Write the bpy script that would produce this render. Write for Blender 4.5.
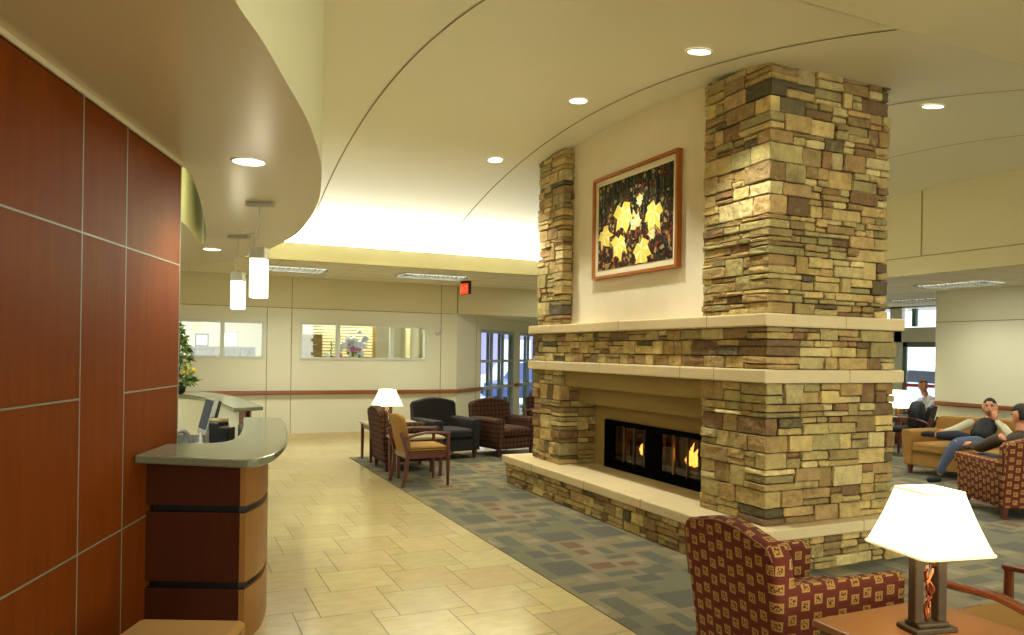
import bpy, bmesh, math, random
from math import sin, cos, pi, radians, sqrt, atan2
from mathutils import Vector, Matrix, Euler
for o in list(bpy.data.objects): bpy.data.objects.remove(o)
C = bpy.context.scene.collection
SC = bpy.context.scene
# ------------------------------------------------------------ camera, world, light, exposure
YAW = math.atan(344/750); ROLL = 0.0155; EYE = 1.65
cd = bpy.data.cameras.new('camera'); cam = bpy.data.objects.new('camera', cd); C.objects.link(cam)
cd.sensor_width = 36; cd.lens = 750/1024*36; cd.shift_x = 0.0; cd.shift_y = (351.7-317.5)/1024
cd.clip_start = .05; cd.clip_end = 200
cam.matrix_world = Matrix.Translation((0, 0, EYE)) @ Matrix.Rotation(-YAW, 4, 'Z') @ Matrix.Rotation(radians(90), 4, 'X') @ Matrix.Rotation(ROLL, 4, 'Z')
SC.camera = cam
SC.view_settings.view_transform = 'Standard'; SC.view_settings.look = 'None'
SC.view_settings.gamma = 1; SC.view_settings.use_curve_mapping = False
SC.view_settings.exposure = 0.55
w = bpy.data.worlds.new('sky'); SC.world = w; w.use_nodes = True
bg = w.node_tree.nodes['Background']; bg.inputs[0].default_value = (.86, .92, 1, 1); bg.inputs[1].default_value = 2.2
WARM = (.95, 1.0, .88); WARMW = (.96, 1.0, .92)
def light(name, kind, loc, power, col=WARM, rot=(0, 0, 0), **k):
    l = bpy.data.lights.new(name, kind); l.energy = power; l.color = col
    for a, b in k.items(): setattr(l, a, b)
    o = bpy.data.objects.new(name, l); C.objects.link(o); o.location = loc; o.rotation_euler = rot; return o
# the long fluorescent cove that washes the far end of the vault
light('cove_light', 'AREA', (4.6, 11.22, 3.06), 820, WARMW, (radians(208), 0, 0), shape='RECTANGLE', size=10.4, size_y=.12)
# troffers in the low ceilings
for p, e in (((1.785, 12.6, 2.948), 56), ((4.18, 12.5, 2.948), 56), ((7.6, 12.6, 2.93), 22), ((11.57, 7.98, 2.852), 46), ((11.6, 4.6, 2.835), 24), ((14.1, 10.5, 2.852), 30), ((-1.2, 12.6, 2.93), 28)):
    light('troffer_light', 'AREA', p, e, WARMW, (0, 0, 0), shape='RECTANGLE', size=1.1 if p[1] > 12 else .5, size_y=.5 if p[1] > 12 else 1.1)
# offices behind the interior windows
light('office_light', 'AREA', (0.2, 15.6, 2.7), 56, (1, .95, .82), shape='RECTANGLE', size=2.4, size_y=1.2)
light('office_light', 'AREA', (3.4, 15.3, 2.7), 62, (1, .95, .82), shape='RECTANGLE', size=2.0, size_y=.8)
# reception back-of-house
light('reception_light', 'AREA', (-2.4, 7.6, 2.75), 90, WARM, shape='RECTANGLE', size=1.6, size_y=1.6)
# unseen fill lamps added over the lobby behind the camera
light('lobby_fill_light', 'AREA', (3.2, -.6, 3.5), 40, WARM, shape='RECTANGLE', size=3.0, size_y=2.5)
light('lobby_fill_light', 'AREA', (8.0, 0.5, 3.5), 60, WARM, shape='RECTANGLE', size=3.0, size_y=2.5)

# large upright fill panel added behind the camera to light the room frontally
light('front_fill_light', 'AREA', (4.0, -3.9, 1.7), 270, (.96, 1, .90), (radians(90), 0, 0), shape='RECTANGLE', size=9.0, size_y=2.6)

# ------------------------------------------------------------ materials
def lin(c): return tuple(((x/255)/12.92 if x/255 <= .04045 else ((x/255+.055)/1.055)**2.4) for x in c) + (1,)
def mat(name, col, rough=.6, metal=0, noise=0, nscale=8, bump=0, bscale=40, spec=None, emit=None, estr=0, attr=None, stretch=None, trans=0, coat=0):
    m = bpy.data.materials.new(name); m.use_nodes = True; nt = m.node_tree; b = nt.nodes['Principled BSDF']
    c = lin(col); b.inputs['Base Color'].default_value = c
    b.inputs['Roughness'].default_value = rough; b.inputs['Metallic'].default_value = metal
    if spec is not None: b.inputs['Specular IOR Level'].default_value = spec
    if coat: b.inputs['Coat Weight'].default_value = coat; b.inputs['Coat Roughness'].default_value = .12
    if trans: b.inputs['Transmission Weight'].default_value = trans
    if emit: b.inputs['Emission Color'].default_value = lin(emit); b.inputs['Emission Strength'].default_value = estr
    src = None
    if attr:
        a = nt.nodes.new('ShaderNodeAttribute'); a.attribute_name = 'Col'; src = a.outputs['Color']; nt.links.new(src, b.inputs['Base Color'])
    if noise or bump:
        tc = nt.nodes.new('ShaderNodeTexCoord'); mp = nt.nodes.new('ShaderNodeMapping'); nt.links.new(tc.outputs['Object'], mp.inputs[0])
        if stretch: mp.inputs['Scale'].default_value = stretch
    if noise:
        n = nt.nodes.new('ShaderNodeTexNoise'); n.inputs['Scale'].default_value = nscale; n.inputs['Detail'].default_value = 6; n.inputs['Roughness'].default_value = .65
        nt.links.new(mp.outputs[0], n.inputs['Vector'])
        r = nt.nodes.new('ShaderNodeMapRange'); r.inputs[1].default_value = .25; r.inputs[2].default_value = .75; r.inputs[3].default_value = 1-noise; r.inputs[4].default_value = 1+noise
        nt.links.new(n.outputs['Fac'], r.inputs[0])
        v = nt.nodes.new('ShaderNodeVectorMath'); v.operation = 'SCALE'
        if src: nt.links.new(src, v.inputs[0])
        else: v.inputs[0].default_value = c[:3]
        nt.links.new(r.outputs[0], v.inputs['Scale']); nt.links.new(v.outputs[0], b.inputs['Base Color'])
    if bump:
        n2 = nt.nodes.new('ShaderNodeTexNoise'); n2.inputs['Scale'].default_value = bscale; n2.inputs['Detail'].default_value = 5
        nt.links.new(mp.outputs[0], n2.inputs['Vector'])
        bp = nt.nodes.new('ShaderNodeBump'); bp.inputs['Strength'].default_value = bump; bp.inputs['Distance'].default_value = .02
        nt.links.new(n2.outputs['Fac'], bp.inputs['Height']); nt.links.new(bp.outputs[0], b.inputs['Normal'])
    return m
M = {}
M['vault'] = mat('vault_paint', (234, 228, 200), .55)
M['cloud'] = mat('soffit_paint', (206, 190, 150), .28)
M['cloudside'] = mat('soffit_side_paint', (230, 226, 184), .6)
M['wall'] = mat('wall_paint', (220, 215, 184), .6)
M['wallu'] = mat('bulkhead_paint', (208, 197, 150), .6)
M['niche'] = mat('niche_plaster', (230, 214, 182), .7, noise=.04, nscale=5)
M['seam'] = mat('reveal_joint', (142, 126, 78), .7)
M['tbar'] = mat('ceiling_tile', (226, 220, 196), .9, noise=.06, nscale=60)
M['tgrid'] = mat('ceiling_grid', (205, 198, 170), .6)
M['wood'] = mat('cherry_panel', (108, 50, 9), .5, noise=.16, nscale=3, stretch=(6, 6, .6), spec=.05)
M['woodd'] = mat('cherry_counter', (66, 27, 8), .42, noise=.2, nscale=3, stretch=(5, 5, .5), spec=.3)
M['woodc'] = mat('maple_curve', (138, 92, 38), .4, noise=.10, nscale=3, stretch=(5, 5, .5))
M['rail'] = mat('rail_wood', (138, 78, 38), .35, noise=.12, nscale=4)
M['alu'] = mat('aluminium_trim', (140, 142, 118), .4, metal=.3)
M['steel'] = mat('brushed_steel', (186, 180, 160), .5, metal=.45)
M['black'] = mat('black_reveal', (14, 16, 14), .5)
M['corian'] = mat('grey_green_counter', (118, 120, 94), .14, noise=.05, nscale=120, coat=.3)
M['cast'] = mat('cast_stone', (212, 190, 142), .75, noise=.05, nscale=9, bump=.15, bscale=60)
M['troff'] = mat('troffer_frame', (190, 184, 156), .6)
M['jm'] = mat('joint_mortar', (160, 142, 98), .9)
M['stucco'] = mat('brown_stucco', (150, 124, 66), .9, noise=.06, nscale=20, bump=.3, bscale=160)
M['mortar'] = mat('mortar', (70, 60, 38), .95)
M['stone'] = mat('ledge_stone', (150, 130, 80), .85, attr=1, noise=.30, nscale=11, bump=1.0, bscale=24)
def stone_patches(m):
    nt = m.node_tree; b = nt.nodes['Principled BSDF']; lk = b.inputs['Base Color'].links[0]; src = lk.from_socket; N = nt.nodes.new; L = nt.links.new
    tc = N('ShaderNodeTexCoord'); prev = src
    for sc, a0, a1, col in ((7.5, .52, .70, (96, 66, 34)), (10, .60, .74, (66, 64, 44)), (6.2, .58, .74, (196, 172, 108))):
        n = N('ShaderNodeTexNoise'); n.noise_dimensions = '4D'; n.inputs['W'].default_value = sc*3; n.inputs['Scale'].default_value = sc; n.inputs['Detail'].default_value = 7; n.inputs['Roughness'].default_value = .7; L(tc.outputs['Object'], n.inputs['Vector'])
        r = N('ShaderNodeMapRange'); r.inputs[1].default_value = a0; r.inputs[2].default_value = a1; r.inputs[3].default_value = 0; r.inputs[4].default_value = .62; L(n.outputs['Fac'], r.inputs[0])
        x = N('ShaderNodeMix'); x.data_type = 'RGBA'; L(r.outputs[0], x.inputs[0]); L(prev, x.inputs[6]); x.inputs[7].default_value = lin(col); prev = x.outputs[2]
    L(prev, b.inputs['Base Color'])
stone_patches(M['stone'])
M['tile'] = mat('travertine_tile', (220, 190, 130), .2, attr=1, noise=.12, nscale=7, spec=.4, stretch=(1, 2.2, 1))
M['grout'] = mat('grout', (112, 92, 56), .8)
M['carpet'] = mat('carpet_fibre', (100, 100, 80), .97, attr=1, noise=.28, nscale=160, bump=.5, bscale=260)
M['legwood'] = mat('mahogany', (92, 38, 20), .3, noise=.2, nscale=6, stretch=(1, 1, .3), coat=.3)
M['armwood'] = mat('chair_arm_wood', (110, 54, 26), .28, noise=.2, nscale=6, coat=.3)
M['tablewood'] = mat('table_top_wood', (136, 84, 38), .3, noise=.12, nscale=5, stretch=(.6, 4, 1), coat=.3)
M['laminate'] = mat('pale_laminate', (176, 160, 120), .3)
M['tan'] = mat('tan_upholstery', (158, 116, 48), .85, noise=.08, nscale=90, bump=.3, bscale=300)
M['dark'] = mat('charcoal_upholstery', (30, 27, 28), .85, noise=.1, nscale=60)
M['iron'] = mat('aged_bronze', (74, 58, 38), .45, metal=.5, noise=.2, nscale=20)
M['copper'] = mat('copper_scroll', (170, 92, 56), .25, metal=.9)
M['shade'] = mat('lit_shade', (255, 246, 215), .8, emit=(255, 240, 200), estr=2.0)
M['shadetrim'] = mat('shade_trim', (236, 218, 168), .8, emit=(255, 225, 160), estr=.5)
M['glow'] = mat('lit_frosted_glass', (255, 250, 230), .4, emit=(255, 244, 212), estr=3.2)
M['can'] = mat('lit_downlight', (255, 250, 235), .4, emit=(255, 246, 222), estr=4)
M['louver'] = mat('troffer_louver', (60, 58, 46), .4, metal=.2)
M['whitetrim'] = mat('white_metal', (226, 222, 200), .4)
M['cordp'] = mat('piping_cord', (128, 84, 58), .7)
M['plastic'] = mat('black_plastic', (22, 22, 24), .35)
M['silver'] = mat('silver_plastic', (176, 174, 166), .35, metal=.2)
M['screen'] = mat('monitor_screen', (34, 48, 66), .15, emit=(50, 64, 86), estr=.12)
M['paper'] = mat('paper', (235, 232, 220), .8)
M['mat_board'] = mat('mat_board', (226, 214, 178), .8)
M['frame'] = mat('picture_frame_wood', (160, 94, 34), .5, spec=.15, noise=.1, nscale=10)
M['leaf'] = mat('painted_leaf', (232, 204, 84), .7, attr=1, noise=.14, nscale=30)
M['green'] = mat('plant_leaf', (72, 96, 32), .6, noise=.3, nscale=20)
M['green2'] = mat('plant_leaf_light', (132, 148, 48), .6, noise=.2, nscale=20)
M['yellow'] = mat('yellow_petal', (230, 196, 50), .6)
M['pot'] = mat('dark_pot', (26, 26, 22), .4)
M['bark'] = mat('log_bark', (40, 28, 18), .95, noise=.4, nscale=20)
M['flame'] = mat('flame', (255, 200, 120), .8, emit=(255, 205, 130), estr=6)
M['fire_dark'] = mat('firebox_steel', (2, 2, 2), .7, spec=.02)
M['fire_in'] = mat('firebox_lining', (110, 78, 44), .9, noise=.2, nscale=12)
M['mesh'] = mat('spark_curtain', (92, 66, 38), .6, metal=.3)
M['bluef'] = mat('window_frame_metal', (170, 178, 190), .4, metal=.3)
M['greenf'] = mat('storefront_green_metal', (92, 112, 96), .5)
M['wf'] = mat('white_window_frame', (206, 208, 192), .45)
M['exit'] = mat('exit_red_face', (225, 40, 20), .5, emit=(255, 60, 30), estr=1.2)
M['brown'] = mat('brown_cabinet', (138, 112, 52), .6)
M['blind'] = mat('blind_slat', (226, 214, 160), .6)
M['pink'] = mat('pink_bloom', (226, 120, 160), .6)
M['snow'] = mat('snow_ground', (232, 238, 255), .9)
M['purple'] = mat('violet_brick', (168, 158, 190), .8)
M['rust'] = mat('rust_canopy', (140, 74, 50), .8)
M['carb'] = mat('car_paint_blue', (34, 62, 130), .3)
M['carw'] = mat('car_paint_white', (215, 222, 232), .3)
M['skin'] = mat('skin', (206, 142, 104), .55)
M['hair'] = mat('dark_hair', (40, 28, 20), .8)
M['hairg'] = mat('brown_grey_hair', (112, 82, 56), .8)
M['jacket'] = mat('black_jacket', (24, 24, 26), .8)
M['jacketb'] = mat('brown_olive_jacket', (62, 50, 28), .85)
M['shirtw'] = mat('white_shirt', (232, 232, 236), .8)
M['shirtc'] = mat('cream_sleeve', (196, 184, 152), .8)
M['jeans'] = mat('blue_jeans', (74, 84, 104), .85)
M['jeansd'] = mat('dark_jeans', (34, 37, 46), .85)
M['books'] = mat('book_spines', (90, 84, 64), .8, noise=.5, nscale=60, stretch=(4, 1, .2))
def glass_mat(name, col, alpha, rough=.02):
    m = bpy.data.materials.new(name); m.use_nodes = True; nt = m.node_tree; nt.nodes.clear()
    o = nt.nodes.new('ShaderNodeOutputMaterial'); mx = nt.nodes.new('ShaderNodeMixShader'); t = nt.nodes.new('ShaderNodeBsdfTransparent'); g = nt.nodes.new('ShaderNodeBsdfGlossy')
    t.inputs[0].default_value = lin(col); g.inputs['Roughness'].default_value = rough; mx.inputs[0].default_value = alpha
    nt.links.new(t.outputs[0], mx.inputs[1]); nt.links.new(g.outputs[0], mx.inputs[2]); nt.links.new(mx.outputs[0], o.inputs[0]); return m
M['glass'] = glass_mat('window_glass', (240, 246, 248), .07)
M['fglass'] = glass_mat('smoked_glass', (190, 170, 140), .06)
def fabric(name, base, gold, ink, pu, pv, sq, jitter=1, rough=.85):
    """woven upholstery: rows of gold squares with a dark device on a plain ground (UV in metres)"""
    m = bpy.data.materials.new(name); m.use_nodes = True; nt = m.node_tree; b = nt.nodes['Principled BSDF']; N = nt.nodes.new; L = nt.links.new
    b.inputs['Roughness'].default_value = rough; b.inputs['Specular IOR Level'].default_value = .25
    uv = N('ShaderNodeUVMap'); uv.uv_map = 'UVMap'; sp = N('ShaderNodeSeparateXYZ'); L(uv.outputs[0], sp.inputs[0])
    def mth(op, a, bb=None, c=None):
        n = N('ShaderNodeMath'); n.operation = op
        for i, x in enumerate((a, bb, c)):
            if x is None: continue
            if isinstance(x, (int, float)): n.inputs[i].default_value = x
            else: L(x, n.inputs[i])
        return n.outputs[0]
    u0 = mth('DIVIDE', sp.outputs[0], pu); fu = mth('FLOOR', u0)
    off = mth('MULTIPLY', mth('FRACT', mth('MULTIPLY', fu, .5)), .6*jitter)
    v0 = mth('ADD', mth('DIVIDE', sp.outputs[1], pv), off); fv = mth('FLOOR', v0)
    du = mth('ABSOLUTE', mth('SUBTRACT', mth('FRACT', u0), .5)); dv = mth('ABSOLUTE', mth('SUBTRACT', mth('FRACT', v0), .5))
    mx = mth('MAXIMUM', mth('MULTIPLY', du, pu), mth('MULTIPLY', dv, pv))
    outer = mth('LESS_THAN', mx, sq/2); inner = mth('LESS_THAN', mx, sq*.33)
    cmb = N('ShaderNodeCombineXYZ'); L(mth('MULTIPLY', sp.outputs[0], 1), cmb.inputs[0]); L(sp.outputs[1], cmb.inputs[1])
    nz = N('ShaderNodeTexNoise'); nz.inputs['Scale'].default_value = 4.4/sq; nz.inputs['Detail'].default_value = 2; L(cmb.outputs[0], nz.inputs['Vector'])
    dark = mth('MULTIPLY', inner, mth('GREATER_THAN', nz.outputs['Fac'], .50))
    m1 = N('ShaderNodeMix'); m1.data_type = 'RGBA'; m1.inputs[6].default_value = lin(base); m1.inputs[7].default_value = lin(gold); L(outer, m1.inputs[0])
    m2 = N('ShaderNodeMix'); m2.data_type = 'RGBA'; L(m1.outputs[2], m2.inputs[6]); m2.inputs[7].default_value = lin(ink); L(dark, m2.inputs[0])
    L(m2.outputs[2], b.inputs['Base Color'])
    n3 = N('ShaderNodeTexNoise'); n3.inputs['Scale'].default_value = 700; L(cmb.outputs[0], n3.inputs['Vector'])
    bp = N('ShaderNodeBump'); bp.inputs['Strength'].default_value = .25; bp.inputs['Distance'].default_value = .004; L(n3.outputs['Fac'], bp.inputs['Height']); L(bp.outputs[0], b.inputs['Normal'])
    return m
M['fab'] = fabric('burgundy_square_fabric', (98, 42, 27), (172, 130, 70), (78, 56, 34), .072, .084, .046)
M['fab2'] = fabric('burgundy_grid_fabric', (62, 28, 22), (98, 70, 44), (50, 34, 24), .075, .075, .048, 0)
def artwork_mat():
    m = bpy.data.materials.new('painted_forest'); m.use_nodes = True; nt = m.node_tree; b = nt.nodes['Principled BSDF']; N = nt.nodes.new; L = nt.links.new
    b.inputs['Roughness'].default_value = .8; b.inputs['Specular IOR Level'].default_value = .1
    tc = N('ShaderNodeTexCoord'); mp = N('ShaderNodeMapping'); mp.inputs['Scale'].default_value = (1, 20, 2.2); L(tc.outputs['Object'], mp.inputs[0])
    n = N('ShaderNodeTexNoise'); n.inputs['Scale'].default_value = 1.0; n.inputs['Detail'].default_value = 3; L(mp.outputs[0], n.inputs['Vector'])
    r = N('ShaderNodeValToRGB'); e = r.color_ramp.elements; e[0].position = .36; e[0].color = lin((14, 12, 10)); e[1].position = .70; e[1].color = lin((150, 142, 100))
    for p, c in ((.40, (30, 46, 20)), (.45, (12, 8, 6)), (.51, (104, 104, 58)), (.54, (18, 10, 6)), (.59, (88, 36, 16)), (.63, (40, 64, 28))): x = e.new(p); x.color = lin(c)
    L(n.outputs['Fac'], r.inputs[0])
    vz = N('ShaderNodeTexVoronoi'); vz.inputs['Scale'].default_value = 34; L(tc.outputs['Object'], vz.inputs['Vector'])
    hs = N('ShaderNodeValToRGB'); e = hs.color_ramp.elements; e[0].color = lin((34, 26, 20)); e[1].color = lin((120, 112, 70)); 
    for p, c in ((.2, (120, 50, 26)), (.4, (36, 48, 30)), (.6, (160, 130, 76)), (.8, (60, 26, 22))): x = e.new(p); x.color = lin(c)
    sx = N('ShaderNodeSeparateXYZ'); L(vz.outputs['Color'], sx.inputs[0]); L(sx.outputs[0], hs.inputs[0])
    so = N('ShaderNodeSeparateXYZ'); L(tc.outputs['Object'], so.inputs[0])
    mr = N('ShaderNodeMapRange'); mr.inputs[1].default_value = .70; mr.inputs[2].default_value = .35; mr.inputs[3].default_value = .25; mr.inputs[4].default_value = .92; L(so.outputs[2], mr.inputs[0])
    r.color_ramp.interpolation = 'CONSTANT'; hs.color_ramp.interpolation = 'CONSTANT'; lt = N('ShaderNodeMath'); lt.operation = 'LESS_THAN'; L(sx.outputs[1], lt.inputs[0]); L(mr.outputs[0], lt.inputs[1])
    mx = N('ShaderNodeMix'); mx.data_type = 'RGBA'; L(lt.outputs[0], mx.inputs[0]); L(r.outputs[0], mx.inputs[6]); L(hs.outputs[0], mx.inputs[7]); L(mx.outputs[2], b.inputs['Base Color'])
    return m
M['art'] = artwork_mat()

# ------------------------------------------------------------ mesh builder
class MB:
    def __init__(s): s.bm = bmesh.new(); s.cl = s.bm.loops.layers.float_color.new('Col'); s.mats = []
    def _paint(s, faces, col, mi=0):
        for f in faces:
            f.material_index = mi
            if col is not None:
                for l in f.loops: l[s.cl] = col
    def poly(s, pts, col=None, mi=0):
        f = s.bm.faces.new([s.bm.verts.new(p) for p in pts]); s._paint([f], col, mi); return f
    def hexa(s, p, col=None, mi=0):      # 8 points: 0-3 bottom ring, 4-7 top ring
        v = [s.bm.verts.new(q) for q in p]; F = []
        for a in ((3, 2, 1, 0), (4, 5, 6, 7), (0, 1, 5, 4), (1, 2, 6, 5), (2, 3, 7, 6), (3, 0, 4, 7)): F.append(s.bm.faces.new([v[i] for i in a]))
        s._paint(F, col, mi); return F
    def box(s, x0, x1, y0, y1, z0, z1, col=None, mi=0, M4=None):
        p = [Vector(q) for q in ((x0, y0, z0), (x1, y0, z0), (x1, y1, z0), (x0, y1, z0), (x0, y0, z1), (x1, y0, z1), (x1, y1, z1), (x0, y1, z1))]
        if M4 is not None: p = [M4 @ q for q in p]
        return s.hexa(p, col, mi)
    def rbox(s, x0, x1, y0, y1, z0, z1, r=.03, seg=3, M4=None, mi=0, puff=0):
        t = bmesh.new(); bmesh.ops.create_cube(t, size=1)
        for v in t.verts: v.co = Vector(((x0+x1)/2+v.co.x*(x1-x0), (y0+y1)/2+v.co.y*(y1-y0), (z0+z1)/2+v.co.z*(z1-z0)))
        if puff: bmesh.ops.subdivide_edges(t, edges=t.edges[:], cuts=3, use_grid_fill=True)
        sharp = [e for e in t.edges if len(e.link_faces) == 2 and e.calc_face_angle(0) > .5]
        bmesh.ops.bevel(t, geom=sharp, offset=r, segments=seg, profile=.5, affect='EDGES')
        if puff:
            cx, cy, cz = (x0+x1)/2, (y0+y1)/2, (z0+z1)/2
            for v in t.verts:
                u = (v.co.x-cx)/((x1-x0)/2); q = (v.co.y-cy)/((y1-y0)/2); k = (v.co.z-cz)/((z1-z0)/2)
                v.co.z += puff*k*(1-u*u)*(1-q*q)
        s.merge(t, M4, mi)
    def merge(s, t, M4=None, mi=0, col=None):
        mp = {}
        for v in t.verts: mp[v] = s.bm.verts.new(M4 @ v.co if M4 is not None else v.co)
        F = [s.bm.faces.new([mp[v] for v in f.verts]) for f in t.faces]; s._paint(F, col, mi); t.free()
    def prism(s, pts, z0, z1, col=None, mi=0, M4=None):   # pts CCW in xy
        T = (lambda q: M4 @ Vector(q)) if M4 is not None else Vector
        a = [s.bm.verts.new(T((x, y, z0))) for x, y in pts]; b = [s.bm.verts.new(T((x, y, z1))) for x, y in pts]; n = len(pts)
        F = [s.bm.faces.new(a[::-1]), s.bm.faces.new(b)] + [s.bm.faces.new((a[i], a[(i+1) % n], b[(i+1) % n], b[i])) for i in range(n)]
        s._paint(F, col, mi); return F
    def ring(s, c, ax, rx, ry, n, up=None):
        ax = Vector(ax).normalized(); up = Vector(up) if up is not None else (Vector((0, 0, 1)) if abs(ax.z) < .9 else Vector((1, 0, 0)))
        e1 = ax.cross(up).normalized(); e2 = e1.cross(ax)
        return [s.bm.verts.new(Vector(c)+e1*rx*cos(2*pi*i/n)+e2*ry*sin(2*pi*i/n)) for i in range(n)]
    def tube(s, path, r, n=10, mi=0, caps=True):
        P = [Vector(p) for p in path]; R = r if isinstance(r, (list, tuple)) else [r]*len(P); rs = []
        for i, p in enumerate(P):
            d = (P[min(i+1, len(P)-1)]-P[max(i-1, 0)]); rs.append(s.ring(p, d, R[i], R[i], n))
        F = []
        for a, b in zip(rs, rs[1:]):
            for i in range(n): F.append(s.bm.faces.new((a[i], a[(i+1) % n], b[(i+1) % n], b[i])))
        if caps: F += [s.bm.faces.new(rs[0][::-1]), s.bm.faces.new(rs[-1])]
        for f in F: f.smooth = True
        s._paint(F, None, mi)
    def sweep(s, path, wd, ht, side=None, mi=0):   # rectangular section; wd along side axis, ht the other
        P = [Vector(p) for p in path]; rs = []
        for i, p in enumerate(P):
            d = (P[min(i+1, len(P)-1)]-P[max(i-1, 0)]).normalized(); sd = Vector(side) if side else d.cross(Vector((0, 0, 1)))
            sd = sd.normalized(); up = sd.cross(d).normalized()
            w_ = wd[i] if isinstance(wd, (list, tuple)) else wd; h_ = ht[i] if isinstance(ht, (list, tuple)) else ht
            c = .25*min(w_, h_)
            o = []
            for a, b in ((-w_/2+c, -h_/2), (w_/2-c, -h_/2), (w_/2, -h_/2+c), (w_/2, h_/2-c), (w_/2-c, h_/2), (-w_/2+c, h_/2), (-w_/2, h_/2-c), (-w_/2, -h_/2+c)): o.append(s.bm.verts.new(p+sd*a+up*b))
            rs.append(o)
        F = []
        for a, b in zip(rs, rs[1:]):
            for i in range(8): F.append(s.bm.faces.new((a[i], a[(i+1) % 8], b[(i+1) % 8], b[i])))
        F += [s.bm.faces.new(rs[0][::-1]), s.bm.faces.new(rs[-1])]; s._paint(F, None, mi)
    def lathe(s, prof, c=(0, 0, 0), n=24, mi=0):
        rs = [[s.bm.verts.new((c[0]+r*cos(2*pi*i/n), c[1]+r*sin(2*pi*i/n), c[2]+z)) for i in range(n)] for r, z in prof]; F = []
        for a, b in zip(rs, rs[1:]):
            for i in range(n): F.append(s.bm.faces.new((a[i], a[(i+1) % n], b[(i+1) % n], b[i])))
        F += [s.bm.faces.new(rs[0][::-1]), s.bm.faces.new(rs[-1])]
        for f in F[:-2]: f.smooth = True
        s._paint(F, None, mi)
    def build(s, name, m, parent=None, smooth=False, fix=True):
        if fix: bmesh.ops.recalc_face_normals(s.bm, faces=s.bm.faces[:])
        uvl = s.bm.loops.layers.uv.new('UVMap')
        for f in s.bm.faces:
            n = f.normal; a = max(range(3), key=lambda i: abs(n[i]))
            for l in f.loops:
                c = l.vert.co; l[uvl].uv = ((c.y, c.z) if a == 0 else (c.x, c.z) if a == 1 else (c.x, c.y))
            if smooth: f.smooth = True
        me = bpy.data.meshes.new(name); s.bm.to_mesh(me); s.bm.free()
        for q in (m if isinstance(m, (list, tuple)) else [m]): me.materials.append(q)
        o = bpy.data.objects.new(name, me); C.objects.link(o)
        if parent is not None: o.parent = parent
        if smooth:
            md = o.modifiers.new('wn', 'WEIGHTED_NORMAL'); md.keep_sharp = True
        return o
def empty(name, loc, rz=0, label=None, cat=None, group=None):
    o = bpy.data.objects.new(name, None); C.objects.link(o); o.location = loc; o.rotation_euler = (0, 0, rz); o.empty_display_size = .1
    return tag(o, label, cat, group)
def tag(o, label=None, cat=None, group=None, kind=None):
    for k, v in (('label', label), ('category', cat), ('group', group), ('kind', kind)):
        if v: o[k] = v
    return o
def struct(mb, name, m, smooth=False): return tag(mb.build(name, m, smooth=smooth), kind='structure')
def sbox(name, m, *a): mb = MB(); mb.box(*a); return struct(mb, name, m)
def copy_tree(o, parent=None):
    c = o.copy(); C.objects.link(c)
    if parent is not None: c.parent = parent
    for ch in [x for x in bpy.data.objects if x.parent == o]: copy_tree(ch, c)
    return c
def arc(f, a, b, n): return [f(a+(b-a)*i/n) for i in range(n+1)]
def spline(P, n=6):
    out = []
    for i in range(len(P)-1):
        p0, p1, p2, p3 = P[max(i-1, 0)], P[i], P[i+1], P[min(i+2, len(P)-1)]
        for k in range(n):
            t = k/n; out.append(tuple(.5*((2*b)+(c-a)*t+(2*a-5*b+4*c-d)*t*t+(-a+3*b-3*c+d)*t**3) for a, b, c, d in zip(p0, p1, p2, p3)))
    return out+[tuple(P[-1])]

# ------------------------------------------------------------ floor
random.seed(4)
LT, ST = .46, .15
mb = MB()
def clipbox(mb, x0, x1, y0, y1, z, col, X0=-6, X1=17.5, Y0=-4, Y1=20):
    x0, x1, y0, y1 = max(x0, X0), min(x1, X1), max(y0, Y0), min(y1, Y1)
    if x1-x0 < .01 or y1-y0 < .01: return
    mb.poly([(x0, y0, z), (x1, y0, z), (x1, y1, z), (x0, y1, z)], col)
g = .003
for i in range(-60, 60):
    for j in range(-60, 60):
        ox = 1.187+i*ST+j*LT; oy = 4.055+i*LT-j*ST
        if ox < -7 or ox > 17.6 or oy < -5 or oy > 20: continue
        if 3.2 < ox < 12.5 and oy < 10.7: continue
        for (a, b, s_) in ((ox, oy, LT), (ox, oy+LT, ST)):
            k = random.uniform(-1, 1); c = lin((190+5*k, 170+5*k+random.uniform(-2, 2), 118+5*k+random.uniform(-4, 4)))
            clipbox(mb, a+g, a+s_-g, b+g, b+s_-g, 0, c)
mb.box(-6, 17.5, -4, 20, -.12, -.0015, None, 1)
struct(mb, 'floor', [M['tile'], M['grout']])
# carpet: 0.9 m modules, quarter-turned
CT = [(0, 0, 18, 18, 'a')]
CK = .90
pal = {'a': (138, 124, 88), 'b': (105, 101, 81), 'c': (120, 113, 84), 'd': (146, 131, 97), 'r': (124, 90, 66), 'l': (152, 140, 108), 'e': (98, 95, 78)}
CT += [(0, 9, 5, 9, 'c'), (8, 0, 10, 5, 'c'), (11, 11, 7, 4, 'd'), (1, 2, 7, 3, 'b'), (2, 10, 6, 7, 'e'), (9, 11, 4, 3, 'r'), (14, 11, 3, 2, 'r'), (9, 7, 5, 2, 'b'), (12, 3, 4, 3, 'e'), (0, 7, 3, 2, 'd'),
       (14, 15, 4, 2, 'b'), (5, 6, 2, 3, 'l'), (10, 15, 3, 3, 'd'), (15, 6, 3, 3, 'b'), (8, 0, 4, 2, 'b'), (3, 0, 3, 1, 'l'), (15, 0, 2, 2, 'c')]
cells = [['a']*18 for _ in range(18)]
for x, y, w_, h_, k in CT:
    for a in range(x, min(18, x+w_)):
        for b in range(y, min(18, y+h_)): cells[a][b] = k
mb = MB(); T = .9/18
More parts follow.
